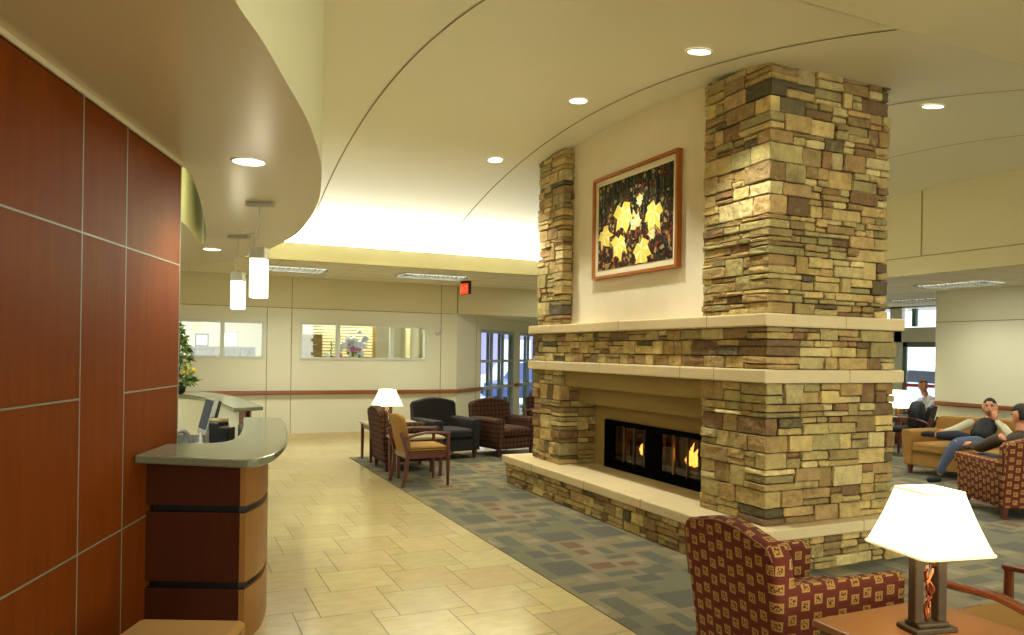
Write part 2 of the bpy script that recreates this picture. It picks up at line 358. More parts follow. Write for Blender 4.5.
for I in range(0, 13):
    for J in range(-4, 10):
        X0 = 2.53+I*.9; Y0 = 2.55+J*.9-.0; rot = (I+J) % 2
        for a in range(18):
            b = 0
            while b < 18:
                k = cells[a][b] if not rot else cells[17-b][a]
                e = b+1
                while e < 18 and (cells[a][e] if not rot else cells[17-e][a]) == k: e += 1
                x = X0+a*T; y0 = Y0+b*T; y1 = min(Y0+e*T, 11.4); b = e
                if y0 >= 11.4: continue
                mb.poly([(x, y0, .006), (x+T, y0, .006), (x+T, y1, .006), (x, y1, .006)], lin(tuple(q*CK for q in pal[k])))
bmesh.ops.remove_doubles(mb.bm, verts=mb.bm.verts[:], dist=1e-5)
mb.box(2.53, 14.23, -1.05, 11.4, .0, .0055, lin((110, 104, 72)))
struct(mb, 'floor_carpet', M['carpet'])

# ------------------------------------------------------------ vault
def vz(y): return 4.08-.040*(y-6.6)**2
XV0, XV1, YV0, YV1 = -6.0, 9.8, 3.07, 11.75
mb = MB(); ys = [YV0+(YV1-YV0)*i/60 for i in range(61)]; lo = []; hi = []
for y in ys: lo.append([mb.bm.verts.new((x, y, vz(y))) for x in (XV0, XV1)]); hi.append([mb.bm.verts.new((x, y, vz(y)+.12)) for x in (XV0, XV1)])
for i in range(60):
    f = mb.bm.faces.new((lo[i][0], lo[i+1][0], lo[i+1][1], lo[i][1])); f.smooth = True
    mb.bm.faces.new((hi[i][0], hi[i][1], hi[i+1][1], hi[i+1][0]))
o = struct(mb, 'ceiling', M['vault'])
for k, X in enumerate((-.25, 1.80, 3.88, 5.93, 7.93)):
    mb = MB()
    ys2 = [YV0+.02+(10.6-YV0)*i/40 for i in range(41)]
    for a, b in zip(ys2, ys2[1:]): mb.poly([(X-.009, a, vz(a)-.003), (X+.009, a, vz(a)-.003), (X+.009, b, vz(b)-.003), (X-.009, b, vz(b)-.003)])
    struct(mb, 'trim_%d' % (k+1), M['seam'])
# flat ceiling nearer than the vault (bowed front edge)
mb = MB(); fr = [(-6, 3.07)]+[(x, 3.05+.012*max(0, x-3.2)**2) for x in (0, 3.2, 4, 5, 6, 7, 8, 9, 9.8)]
for p, q in zip(fr, fr[1:]):
    mb.poly([(p[0], -4, 3.57), (q[0], -4, 3.57), (q[0], q[1], vz(q[1])-.004), (p[0], p[1], vz(p[1])-.004)])
mb.box(-6, 17.5, -4, 3.0, 3.75, 3.85)
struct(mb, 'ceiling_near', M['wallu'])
# cove trough and its fascia
mb = MB(); mb.box(-6, 9.8, 10.95, 11.05, 2.90, 3.15); mb.box(-6, 9.8, 11.05, 11.9, 2.97, 3.01); mb.box(-6, 9.8, 11.8, 11.9, 3.0, 3.2)
mb.box(-6, 9.8, 10.93, 10.95, 2.90, 2.915)
struct(mb, 'ceiling_cove', M['wallu'])
# low lay-in ceiling beyond the cove, with grid
def lowceil(name, x0, x1, y0, y1, z, ph=(0, 0), holes=()):
    mb = MB(); mb.box(x0, x1, y0, y1, z, z+.05)
    x = x0+ph[0]
    while x < x1: mb.box(x-.012, x+.012, y0, y1, z-.003, z, None, 1); x += 1.22
    y = y0+ph[1]
    while y < y1: mb.box(x0, x1, y-.012, y+.012, z-.003, z, None, 1); y += .61
    return struct(mb, name, [M['tbar'], M['tgrid']])
lowceil('ceiling_low', -6, 10.6, 11.05, 14.15, 2.955, (.2, .05))
lowceil('ceiling_right', 9.95, 17.5, -4, 14.5, 2.86, (.3, .2))
# beam wall on the right
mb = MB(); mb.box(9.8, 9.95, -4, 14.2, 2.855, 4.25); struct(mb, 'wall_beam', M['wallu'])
mb = MB(); mb.box(9.79, 9.8, -4, 11.7, 3.105, 3.118)
mb.box(9.79, 9.8, 7.33, 7.345, 3.12, vz(7.3)); mb.box(9.79, 9.8, 5.1, 5.115, 3.12, vz(5.1)); struct(mb, 'trim_6', M['seam'])
# ------------------------------------------------------------ far wall with office windows
YW = 14.15
def wall_holes(mb, x0, x1, z0, z1, y0, y1, holes, mi=0):
    xs = x0
    for (a, b, c, d) in sorted(holes):
        mb.box(xs, a, y0, y1, z0, z1, None, mi); mb.box(a, b, y0, y1, z0, c, None, mi); mb.box(a, b, y0, y1, d, z1, None, mi); xs = b
    mb.box(xs, x1, y0, y1, z0, z1, None, mi)
mb = MB(); wall_holes(mb, -6, 5.27, 0, 2.38, YW, YW+.14, [(-2.4, 1.585, 1.46, 2.13), (2.2, 4.63, 1.45, 2.13)])
struct(mb, 'wall_far', M['wall'])
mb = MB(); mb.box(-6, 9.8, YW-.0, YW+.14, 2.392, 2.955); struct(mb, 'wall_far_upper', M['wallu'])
mb = MB(); mb.box(-6, 5.2, YW+.012, YW+.13, 2.38, 2.392)
for x in (-1.9, 1.62, 2.05, 4.93): mb.box(x-.006, x+.006, YW-.004, YW, .08, 2.38)
for x in (-.2, 2.05, 4.93): mb.box(x-.006, x+.006, YW-.004, YW, 2.392, 2.95)
mb.box(5.26, 5.285, YW-.006, YW, 2.39, 2.95)
struct(mb, 'trim_7', M['seam'])
mb = MB(); mb.box(-6, 5.27, YW-.015, YW, 0, .09); struct(mb, 'baseboard_far', M['cast'])
# angled wall with storefront glazing
A = Vector((5.27, YW, 0)); D = Vector((.70, .714, 0)).normalized(); NRM = Vector((D.y, -D.x, 0))
ANG = Matrix.Translation(A) @ Matrix(((D.x, -D.y, 0, 0), (D.y, D.x, 0, 0), (0, 0, 1, 0), (0, 0, 0, 1)))   # local x along the wall, y behind it
def along(px):
    t = (px-512)/750; r = Vector((cos(YAW)*t+sin(YAW), -sin(YAW)*t+cos(YAW)))
    # r*k = A + D*s
    det = r.x*(-D.y)-r.y*(-D.x); k = (A.x*(-D.y)-A.y*(-D.x))/det; return (r.x*k-A.x)*D.x+(r.y*k-A.y)*D.y
s1, s2, s3, s4 = along(480.5), along(514), along(519.5), along(546)
mb = MB()
def lb(mb, a, b, y0, y1, z0, z1, mi=0): mb.box(a, b, y0, y1, z0, z1, None, mi, ANG)
lb(mb, 0, s1, 0, .14, 0, 2.392); lb(mb, s1, s2, 0, .14, 2.13, 2.392); lb(mb, s2, s3, 0, .14, 0, 2.392); lb(mb, s3, s4, 0, .14, 2.13, 2.392); lb(mb, s4, s4+1.2, 0, .14, 0, 2.392)
struct(mb, 'wall_angled', M['wall'])
mb = MB(); lb(mb, along(476), along(476)+.012, -.004, 0, 0, 2.38); struct(mb, 'trim_8', M['seam'])
mb = MB(); mb.box(5.2, 11.5, YW+.14, 19.9, 2.392, 2.45); struct(mb, 'ceiling_corridor', M['wall'])
def storefront(n, a, b, nb, lab):
    fr = MB(); th = .045
    for z0, z1 in ((0, .08), (.80, .87), (1.40, 1.46), (2.06, 2.13)): lb(fr, a, b, .0, .06, z0, z1)
    lb(fr, a, a+.04, 0, .06, 0, 2.13); lb(fr, b-.04, b, 0, .06, 0, 2.13)
    for k in range(1, nb): x = a+(b-a)*k/nb; lb(fr, x-.03, x+.03, -.0, .06, .08, 2.06)
    o = struct(fr, n, M['bluef'])
    dk = MB()
    for k in range(0, nb):
        x = a+(b-a)*(k+1)/nb-.03; lb(dk, x-.06, x-.01, .062, .12, .08, 2.06)
    dk.build('mullion', M['greenf'], o)
    gl = MB(); lb(gl, a+.03, b-.03, .025, .035, .06, 2.08); gl.build('pane', M['glass'], o)
storefront('window_3', s1, s2, 3, ''); storefront('window_4', s3, s4, 3, '')
# handrails: far wall, angled wall, partition
def rail(mb, p, q):
    p, q = Vector(p), Vector(q); mb.sweep([p, q], .055, .075)
mb = MB(); rail(mb, (-3, YW-.05, .84), (5.29, YW-.05, .84)); R_ = ANG @ Vector((0.02, -.05, .84)); S_ = ANG @ Vector((s1-.03, -.05, .84)); rail(mb, R_, S_)
rail(mb, ANG @ Vector((s2+.02, -.05, .84)), ANG @ Vector((s3-.02, -.05, .84)))
for x in (-.5, 1.6, 3.6): mb.box(x-.03, x+.03, YW-.05, YW, .81, .85)
tag(mb.build('handrail', M['rail']), 'reddish wooden handrail running along the far cream wall under the office windows', 'handrail')
# interior windows
def office_window(n, x0, x1, z0, z1, mull):
    mb = MB(); y0, y1 = YW-.02, YW+.10; t = .042
    mb.box(x0, x1, y0, y1, z0, z0+t); mb.box(x0, x1, y0, y1, z1-t, z1); mb.box(x0, x0+t, y0, y1, z0+t, z1-t); mb.box(x1-t, x1, y0, y1, z0+t, z1-t)
    for m_ in mull: mb.box(m_-.032, m_+.032, y0, y1, z0+t, z1-t)
    o = struct(mb, n, M['wf']); g_ = MB(); g_.box(x0+.03, x1-.03, YW+.03, YW+.04, z0+.03, z1-.03); g_.build('pane', M['glass'], o)
office_window('window_1', -2.4, 1.585, 1.46, 2.13, (-1.2, .87))
office_window('window_2', 2.2, 4.63, 1.45, 2.13, (2.9, 3.93))
# office rooms
mb = MB(); mb.box(-4, 5.0, 17.2, 17.3, 0, 2.9); mb.box(1.85, 1.95, YW+.14, 17.2, 0, 2.9); mb.box(-4.1, -4, YW+.14, 17.2, 0, 2.9); mb.box(5.0, 5.1, YW+.14, 17.2, 0, 2.9)
struct(mb, 'wall_office', M['wall']); sbox('ceiling_office', M['tbar'], -4, 5.1, YW+.14, 17.3, 2.9, 2.95)

# window blind in the right office
bl = empty('window_blind', (3.0, 15.75, 0), 0, 'pale horizontal slat blind behind the right-hand office window', 'blind')
mb = MB()
for k in range(23): mb.box(-.9, .95, -.008, .008, 1.0+k*.062, 1.042+k*.062)
o = mb.build('slat_set', M['blind'], bl); mb = MB(); mb.box(-.92, .77, -.03, .03, 2.42, 2.48); mb.build('headrail', M['wf'], bl)
bl2 = empty('window_blind', (4.62, 15.4, 0), radians(80), 'narrow slat blind at the right end of the right-hand office window', 'blind')
mb = MB()
for k in range(23): mb.box(-.5, .35, -.008, .008, 1.0+k*.062, 1.042+k*.062)
mb.build('slat_set', M['blind'], bl2); mb = MB(); mb.box(-.52, .37, -.03, .03, 2.42, 2.48); mb.build('headrail', M['wf'], bl2)
t = empty('filing_cabinet', (2.62, 14.75, 0), 0, 'brown cabinet behind the left pane of the right-hand office window', 'cabinet')
mb = MB(); mb.box(-.27, .10, 0, .45, 0, 1.93); mb.build('body', M['brown'], t)
for k in range(4):
    mb = MB(); mb.box(-.26, .09, -.02, 0, .1+k*.46, .53+k*.46); d = mb.build('drawer', M['brown'], t)
    mb = MB(); mb.box(-.1, -.0, -.035, -.02, .34+k*.46, .36+k*.46); mb.build('handle', M['steel'], d)
mb = MB(); mb.box(2.0, 4.05, 15.86, 15.9, .9, 2.5); struct(mb, 'window_6', M['brown'])
# desk-height shelf under the right window with a flower arrangement and small things
sh = empty('window_shelf', (3.45, 14.55, 0), 0, 'shelf inside the right-hand office window carrying flowers and small pots', 'shelf')
mb = MB(); mb.box(-.75, 1.1, -.2, .2, 1.42, 1.45); mb.build('shelf_board', M['laminate'], sh)
for x in (-.72, 1.03): mb = MB(); mb.box(x, x+.04, -.15, .15, 0, 1.42); mb.build('bracket', M['wf'], sh)
fl = empty('flower_arrangement', (3.27, 14.5, 1.45), 0, 'big white flower arrangement with pink blooms behind the office window', 'flowers')
mb = MB(); mb.lathe([(.05, 0), (.08, .04), (.09, .13), (.07, .14)]); mb.build('vase', M['shirtw'], fl)
random.seed(8)
def blobs(mb, n, r0, r1, cx, cy, cz, sx, sy, sz, mi=0):
    for _ in range(n):
        x, y, z = [random.gauss(0, .42) for _ in range(3)]
        t_ = bmesh.new(); bmesh.ops.create_icosphere(t_, subdivisions=1, radius=random.uniform(r0, r1)); mb.merge(t_, Matrix.Translation((cx+x*sx, cy+y*sy, cz+z*sz)), mi)
mb = MB(); blobs(mb, 60, .045, .085, 0, 0, .27, .24, .10, .17); mb.build('white_bloom', M['shirtw'], fl, True)
mb = MB(); blobs(mb, 9, .025, .04, .03, -.12, .2, .16, .03, .09); mb.build('pink_bloom', M['pink'], fl, True)
mb = MB(); blobs(mb, 7, .02, .04, 0, -.11, .1, .12, .03, .05); mb.build('foliage', M['green2'], fl, True)
for x, m_, lab, r in ((2.78, 'paper', 'small white cup in the right-hand office window beside the brown cabinet', .04), (3.02, 'pink', 'small red-pink pot on the shelf left of the white flowers', .035), (4.02, 'yellow', 'small yellow bottle on the shelf right of the white flowers', .03)):
    mb = MB(); mb.lathe([(r*.8, 0), (r, .03), (r, .10), (r*.6, .13)], (x, 14.5, 1.45), 14); tag(mb.build('pot', M[m_]), lab, 'pot')
mb = MB(); mb.lathe([(.04, 0), (.05, .06), (.045, .07)], (0, 0, 0), 14); pt = tag(mb.build('potted_plant', M['pot']), 'thin tall plant in a small pot in the right-hand office window', 'plant'); pt.location = (2.86, 14.62, 1.45)
mb = MB(); mb.tube([(0, 0, .06), (.01, 0, .2), (0, 0, .36)], .008, 6); blobs(mb, 8, .012, .025, 0, 0, .28, .03, .03, .14); mb.build('stem', M['green2'], pt)
# left office: bookcase with books and two framed pictures
bc = empty('bookcase', (1.02, 16.4, 0), 0, 'low dark bookcase seen through the left office window', 'bookcase')
mb = MB()
for z in (.0, .4, .8, 1.27, 1.63): mb.box(-.62, .62, 0, .3, z, z+.03)
for x in (-.62, -.02, .6): mb.box(x, x+.03, 0, .3, 0, 1.66)
mb.box(-.62, .63, .28, .3, 0, 1.66); mb.build('carcass', mat('bookcase_brown', (92, 74, 42), .6), bc)
random.seed(12); x = -.57; bk = 0
bcol = [mat('book_cloth', c, .7) for c in ((60, 52, 44), (96, 84, 60), (44, 60, 50), (110, 96, 84), (70, 40, 30))]
while x < .55:
    wd = random.uniform(.03, .055)
    if -.06 < x < .03: x = .03
    mb = MB(); mb.box(x, x+wd, .03, .24, 0, random.uniform(.25, .33)); o = mb.build('book', random.choice(bcol)); o.location = (1.02, 16.4, 1.301)
    tag(o, 'upright book on the top shelf of the bookcase seen through the left office window', 'book', 'books on the office bookcase'); x += wd+.004
def pframe(x, w_, h_, col, lab):
    t = empty('picture_frame', (x, 16.42, 1.661), 0, lab, 'picture')
    mb = MB(); mb.box(-w_/2, w_/2, 0, .02, 0, .03); mb.box(-w_/2, w_/2, 0, .02, h_-.03, h_); mb.box(-w_/2, -w_/2+.03, 0, .02, 0, h_); mb.box(w_/2-.03, w_/2, 0, .02, 0, h_); mb.build('frame', col, t)
    mb = MB(); mb.box(-w_/2+.02, w_/2-.02, .005, .015, .02, h_-.02); mb.build('picture', M['paper'], t)
pframe(.62, .26, .26, M['plastic'], 'small dark-framed picture on the office bookcase behind the left window')
pframe(1.13, .38, .32, mat('sage_frame', (150, 176, 140), .5), 'pale green framed picture on the office bookcase, the larger of the two')
# ------------------------------------------------------------ partition and entrance on the right
mb = MB(); mb.box(12.7, 12.85, -4, 9.2, 0, 2.86); struct(mb, 'wall_right', M['wall'])
mb = MB(); mb.box(12.692, 12.7, -4, 9.2, 2.30, 2.312); struct(mb, 'trim_9', M['seam'])
mb = MB(); mb.box(12.685, 12.7, -4, 9.2, 0, .1); struct(mb, 'baseboard_right', M['cast'])
mb = MB(); rail(mb, (12.65, -1, .84), (12.65, 9.15, .84)); [mb.box(12.65, 12.7, y-.03, y+.03, .81, .85) for y in (4.2, 6.2, 8.2)]
tag(mb.build('handrail', M['rail']), 'reddish wooden handrail on the right partition wall behind the sofa', 'handrail')
# entrance glazing in the plane X = 15.8
mb = MB(); XE = 15.8
mb.box(XE, XE+.12, -4, 9.6, 0, 2.9); mb.box(XE, XE+.12, 14.5, 14.6, 0, 2.9)
struct(mb, 'wall_entrance', M['wall'])
fr = MB(); yA, yB, yC = 12.55, 12.18, 10.0     # sidelight | post | door leaf
for a, b in ((14.5, 14.42), (12.62, 12.30), (yC+.02, 9.6)): fr.box(XE-.02, XE+.1, min(a, b), max(a, b), 0, 2.9)
fr.box(XE-.02, XE+.1, 9.6, 14.5, 2.82, 2.9); fr.box(XE-.02, XE+.1, 9.6, 12.5, 2.02, 2.36); fr.box(XE-.02, XE+.1, 12.5, 14.5, 2.30, 2.36)
fr.box(XE, XE+.1, 11.2, 11.28, 2.3, 2.85); fr.box(XE, XE+.1, 12.5, 14.5, 1.1, 1.15); fr.box(XE, XE+.1, 13.4, 13.46, 0, 2.9)
o = struct(fr, 'window_5', M['wf']); mb = MB(); mb.box(XE+.04, XE+.05, 12.6, 14.45, .02, 2.85); mb.box(XE+.04, XE+.05, 10.0, 12.2, 2.34, 2.85); mb.build('pane', M['glass'], o)
mb = MB(); mb.box(XE+.0, XE+.08, 11.95, 12.05, 2.38, 2.8); mb.box(XE+.01, XE+.08, 10.6, 10.75, 2.36, 2.82); mb.build('mullion', M['greenf'], o)
def door(n, y0, y1):
    mb = MB(); t = .10; mb.box(XE+.0, XE+.05, y0, y0+t, 0, 2.02); mb.box(XE, XE+.05, y1-t, y1, 0, 2.02); mb.box(XE, XE+.05, y0, y1, 1.90, 2.02); mb.box(XE, XE+.05, y0, y1, 0, .2)
    o = struct(mb, n, M['greenf']); mb = MB(); mb.box(XE+.02, XE+.03, y0+.08, y1-.08, .15, 1.95); mb.build('pane', M['glass'], o)
    mb = MB(); mb.box(XE-.07, XE-.03, y0+.12, y1-.12, .98, 1.05); mb.box(XE-.04, XE, y0+.1, y0+.16, .97, 1.06); mb.box(XE-.04, XE, y1-.16, y1-.1, .97, 1.06); mb.build('push_bar', M['exit'] if 0 else mat('red_push_bar', (190, 50, 36), .4), o)
door('door_1', 11.15, 12.28); door('door_2', 10.02, 11.13)
mb = MB(); mb.lathe([(.05, 0), (.05, .05), (.03, .07)], (0, 0, 0), 14); o = tag(mb.build('door_sensor', M['plastic']), 'black dome sensor on the cream header over the entrance doors', 'sensor'); o.rotation_euler = (0, radians(-90), 0); o.location = (XE-.02, 11.0, 2.2)
# shell: remaining walls
mb = MB(); mb.box(10.0, 10.1, 14.3, 19.9, 0, 2.9); mb.box(10.0, 15.9, 14.6, 14.7, 0, 2.9); mb.box(9.3, 10.1, 18.2, 18.3, 0, 2.9); struct(mb, 'wall_back', M['wall'])
mb = MB(); mb.box(-6.1, 17.5, -4.1, -4, 0, 3.72); struct(mb, 'wall_behind', M['wall'])
mb = MB(); mb.box(-6.1, -6, -4, 14.3, 0, 4.3); struct(mb, 'wall_left', M['wall'])
# outdoors
mb = MB(); mb.box(-30, 60, 20.0, 60, -.25, -.13); mb.box(17.5, 60, -30, 20, -.25, -.13); struct(mb, 'ground_snow', M['snow'])
b_ = empty('parked_car', (11.6, 22.5, -.13), radians(20), 'blue car parked outside the far glazing', 'car')
def car(par, paint):
    mb = MB(); P = [(-2.1, .35), (-2.05, .75), (-1.2, .9), (-.7, 1.4), (.9, 1.42), (1.5, .95), (2.1, .85), (2.15, .35)]
    Mx = Matrix(((1, 0, 0, 0), (0, 0, -1, .85), (0, 1, 0, 0), (0, 0, 0, 1))); mb.prism(P, 0, 1.7, None, 0, Mx); mb.build('body', paint, par)
    mb = MB(); Q = [(-1.05, .95), (-.64, 1.34), (.84, 1.36), (1.3, .97)]; mb.prism(Q, -.01, 1.71, None, 0, Mx); mb.build('side_window', M['plastic'], par)
    for x in (-1.35, 1.35):
        for y in (-.8, .8):
            mb = MB(); mb.tube([(x, y-.12, .33), (x, y+.12, .33)], .33, 18); mb.build('wheel', M['plastic'], par)
car(b_, M['carb'])
b_ = empty('parked_car', (13.2, 27.5, -.13), radians(15), 'white car parked behind the blue car outside the far glazing', 'car'); car(b_, M['carw'])
b_ = empty('parked_car', (23.5, 16.5, -.13), radians(75), 'white car parked outside the entrance doors on the right', 'car'); car(b_, M['carw'])
def outbuild(name, loc, w_, d_, h_, m_, lab, rz=0):
    t = empty(name, loc, rz, lab, 'building'); mb = MB(); mb.box(-w_/2, w_/2, 0, d_, 0, h_); mb.build('wall', m_, t)
    mb = MB(); mb.box(-w_/2-.3, w_/2+.3, -.5, d_, h_, h_+.5); mb.build('fascia', M['rust'], t)
    for k in range(int(w_/3)):
        mb = MB(); x = -w_/2+1.0+3*k; mb.box(x, x+1.6, -.05, 0, .9, h_-.8); mb.build('window', M['snow'], t)
outbuild('outbuilding', (17.5, 35, -.13), 12, 5, 3.2, M['purple'], 'violet-grey building with a rust fascia outside the far glazing')

# ------------------------------------------------------------ soffit cloud over reception
edge = [(-.75, -4), (-.50, -1.5), (-.22, .5), (-.04, 1.6), (.08, 2.25), (.185, 2.647), (.303, 2.944), (.44, 3.337), (.597, 3.791), (.72, 4.218), (.854, 4.773), (.961, 5.355), (1.06, 6.028), (1.13, 6.9), (1.16, 7.8), (1.10, 8.7), (.99, 9.5), (.78, 10.3), (.50, 11.15), (.302, 11.7), (-.2, 12.5), (-1.0, 13.2), (-2.2, 13.6)]
edge = spline(edge, 5)
hole = spline([(-1.6, 4.2), (-.9, 4.15), (-.3, 4.5), (.052, 5.175), (.158, 5.793), (.261, 7.0), (.335, 8.2), (.352, 8.9), (.33, 9.05), (.26, 8.75), (.198, 8.15), (.082, 7.5), (-.3, 6.4), (-.9, 5.5), (-1.6, 5.2)], 4)
mb = MB(); zc = 2.80; tp = 4.0
def ztop(x, y): return 2.95 if y > 10.93 else (min(vz(y)+.05, 4.2) if y > 3.07 else 3.62)
outer = [(-6, -4)]+edge+[(-6, 13.6)]
# bottom with a hole: outer ring and hole ring filled
bo = [mb.bm.verts.new((x, y, zc)) for x, y in outer]; bh = [mb.bm.verts.new((x, y, zc)) for x, y in hole]
es = [mb.bm.edges.new((bo[i], bo[(i+1) % len(bo)])) for i in range(len(bo))]+[mb.bm.edges.new((bh[i], bh[(i+1) % len(bh)])) for i in range(len(bh))]
bmesh.ops.triangle_fill(mb.bm, edges=es, use_beauty=True)
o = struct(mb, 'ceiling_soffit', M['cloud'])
mb = MB(); n = len(edge)
for (a, b) in zip(edge, edge[1:]):
    f = mb.poly([(a[0], a[1], zc), (b[0], b[1], zc), (b[0], b[1], ztop(*b)), (a[0], a[1], ztop(*a))]); f.smooth = True
for i in range(len(hole)-1):
    a, b = hole[i], hole[i+1]; f = mb.poly([(a[0], a[1], zc), (a[0], a[1], 3.35), (b[0], b[1], 3.35), (b[0], b[1], zc)])
bmesh.ops.remove_doubles(mb.bm, verts=mb.bm.verts[:], dist=1e-4)
mb.poly([(x, y, 3.35) for x, y in hole])
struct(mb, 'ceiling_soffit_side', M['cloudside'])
# ------------------------------------------------------------ wood panel wall
def sx(t): return Vector((-.566+.625*t, 3.292+1.845*t, 0))     # t=0 at left frame edge, 1 at the free end
Dw = Vector((.625, 1.845, 0)).normalized(); Nw = Vector((Dw.y, -Dw.x, 0)); Lw = 1.95
WM = Matrix.Translation(sx(1)) @ Matrix(((Dw.x, Nw.x, 0, 0), (Dw.y, Nw.y, 0, 0), (0, 0, 1, 0), (0, 0, 0, 1)))   # local x along wall (0 = end), y outwards to lobby
def onwall(px):
    t = (px-512)/750; r = Vector((cos(YAW)*t+sin(YAW), -sin(YAW)*t+cos(YAW))); P = sx(1)
    det = r.x*(-Dw.y)+r.y*Dw.x; k = (P.x*(-Dw.y)+P.y*Dw.x)/det; q = Vector((r.x*k, r.y*k, 0))-P; return q.dot(Dw)
L1, L2 = onwall(80.3), onwall(124.5)
xs = [-9, -6.5, -4.6, L1-2.05, L1, L2, 0]
mb = MB(); mb.box(-9, -.004, -.16, -.014, 0, 2.80, None, 0, WM); struct(mb, 'wall_wood', M['wood'])
seams = {0: [.70, 1.405, 2.16], 1: [.70, 1.405, 2.16], 2: [.70, 1.405, 2.16], 3: [.70, 1.405, 2.16], 4: [.70, 2.16], 5: [.70, 1.405, 2.16]}
pw = MB()
for i in range(6):
    zz = [0]+seams[i]+[2.775]
    for a, b in zip(zz, zz[1:]): pw.box(xs[i]+.005, xs[i+1]-.005, -.014, 0, a+.005, b-.005, None, 0, WM)
struct(pw, 'wall_wood_panels', M['wood'])
al = MB()
for x in xs[1:-1]: al.box(x-.0035, x+.0035, -.013, .0015, 0, 2.775, None, 0, WM)
al.box(-.004, .006, -.16, .002, 0, 2.79, None, 0, WM)
for i in range(6):
    for z in seams[i]: al.box(xs[i]+.005, xs[i+1]-.005, -.013, .0015, z-.0035, z+.0035, None, 0, WM)
struct(al, 'trim_10', M['alu'])
mb = MB(); mb.box(-9, 0.006, -.0, .012, 2.776, 2.80, None, 0, WM); struct(mb, 'trim_11', M['cloud'])

# ------------------------------------------------------------ stone work
SPAL = [((190, 164, 100), 6), ((174, 146, 86), 6), ((158, 128, 74), 4), ((200, 178, 118), 3), ((168, 150, 92), 3), ((150, 134, 80), 2), ((138, 104, 60), 3), ((98, 86, 54), 1), ((178, 146, 90), 2), ((118, 90, 54), 1)]
SP = [c for c, n_ in SPAL for _ in range(n_)]
def rock(mb, x0, x1, y0, y1, z0, z1, col, free, T=None, j=.0048):
    """one rough stone block; 'free' lists the (axis, sign) faces that show and get the rough treatment"""
    c = .007; V = {}
    def cs(a, b):
        h = min(c, (b-a)*.3); return [a, a+h, (a+b)/2+random.uniform(-.1, .1)*(b-a), b-h, b]
    X, Y, Z = cs(x0, x1), cs(y0, y1), cs(z0, z1)
    def vert(i, j_, k):
        key = (i, j_, k)
        if key in V: return V[key]
        p = Vector((X[i], Y[j_], Z[k])); ex = [(i in (0, 4)), (j_ in (0, 4)), (k in (0, 4))]
        if sum(ex) >= 2:
            cen = Vector(((x0+x1)/2, (y0+y1)/2, (z0+z1)/2)); m_ = .0034 if sum(ex) == 2 else .0048
            for a in range(3):
                if ex[a]: p[a] += m_ if p[a] < cen[a] else -m_
        p += Vector((random.uniform(-j, j), random.uniform(-j, j), random.uniform(-j, j)*.6))
        if T is not None: p = T @ p
        V[key] = mb.bm.verts.new(p); return V[key]
    F = []
    def face(fx):
        for a in range(4):
            for b in range(4): 
                q = [fx(a, b), fx(a+1, b), fx(a+1, b+1), fx(a, b+1)]; F.append(mb.bm.faces.new([vert(*t) for t in q]))
    for ax, sg in free:
        e = 4 if sg > 0 else 0
        if ax == 0: face(lambda a, b: (e, a, b))
        elif ax == 1: face(lambda a, b: (a, e, b))
        else: face(lambda a, b: (a, b, e))
    mb._paint(F, col)
def scol():
    c = random.choice(SP); k = random.uniform(.88, 1.1); return lin(tuple(min(255, x*k) for x in c))
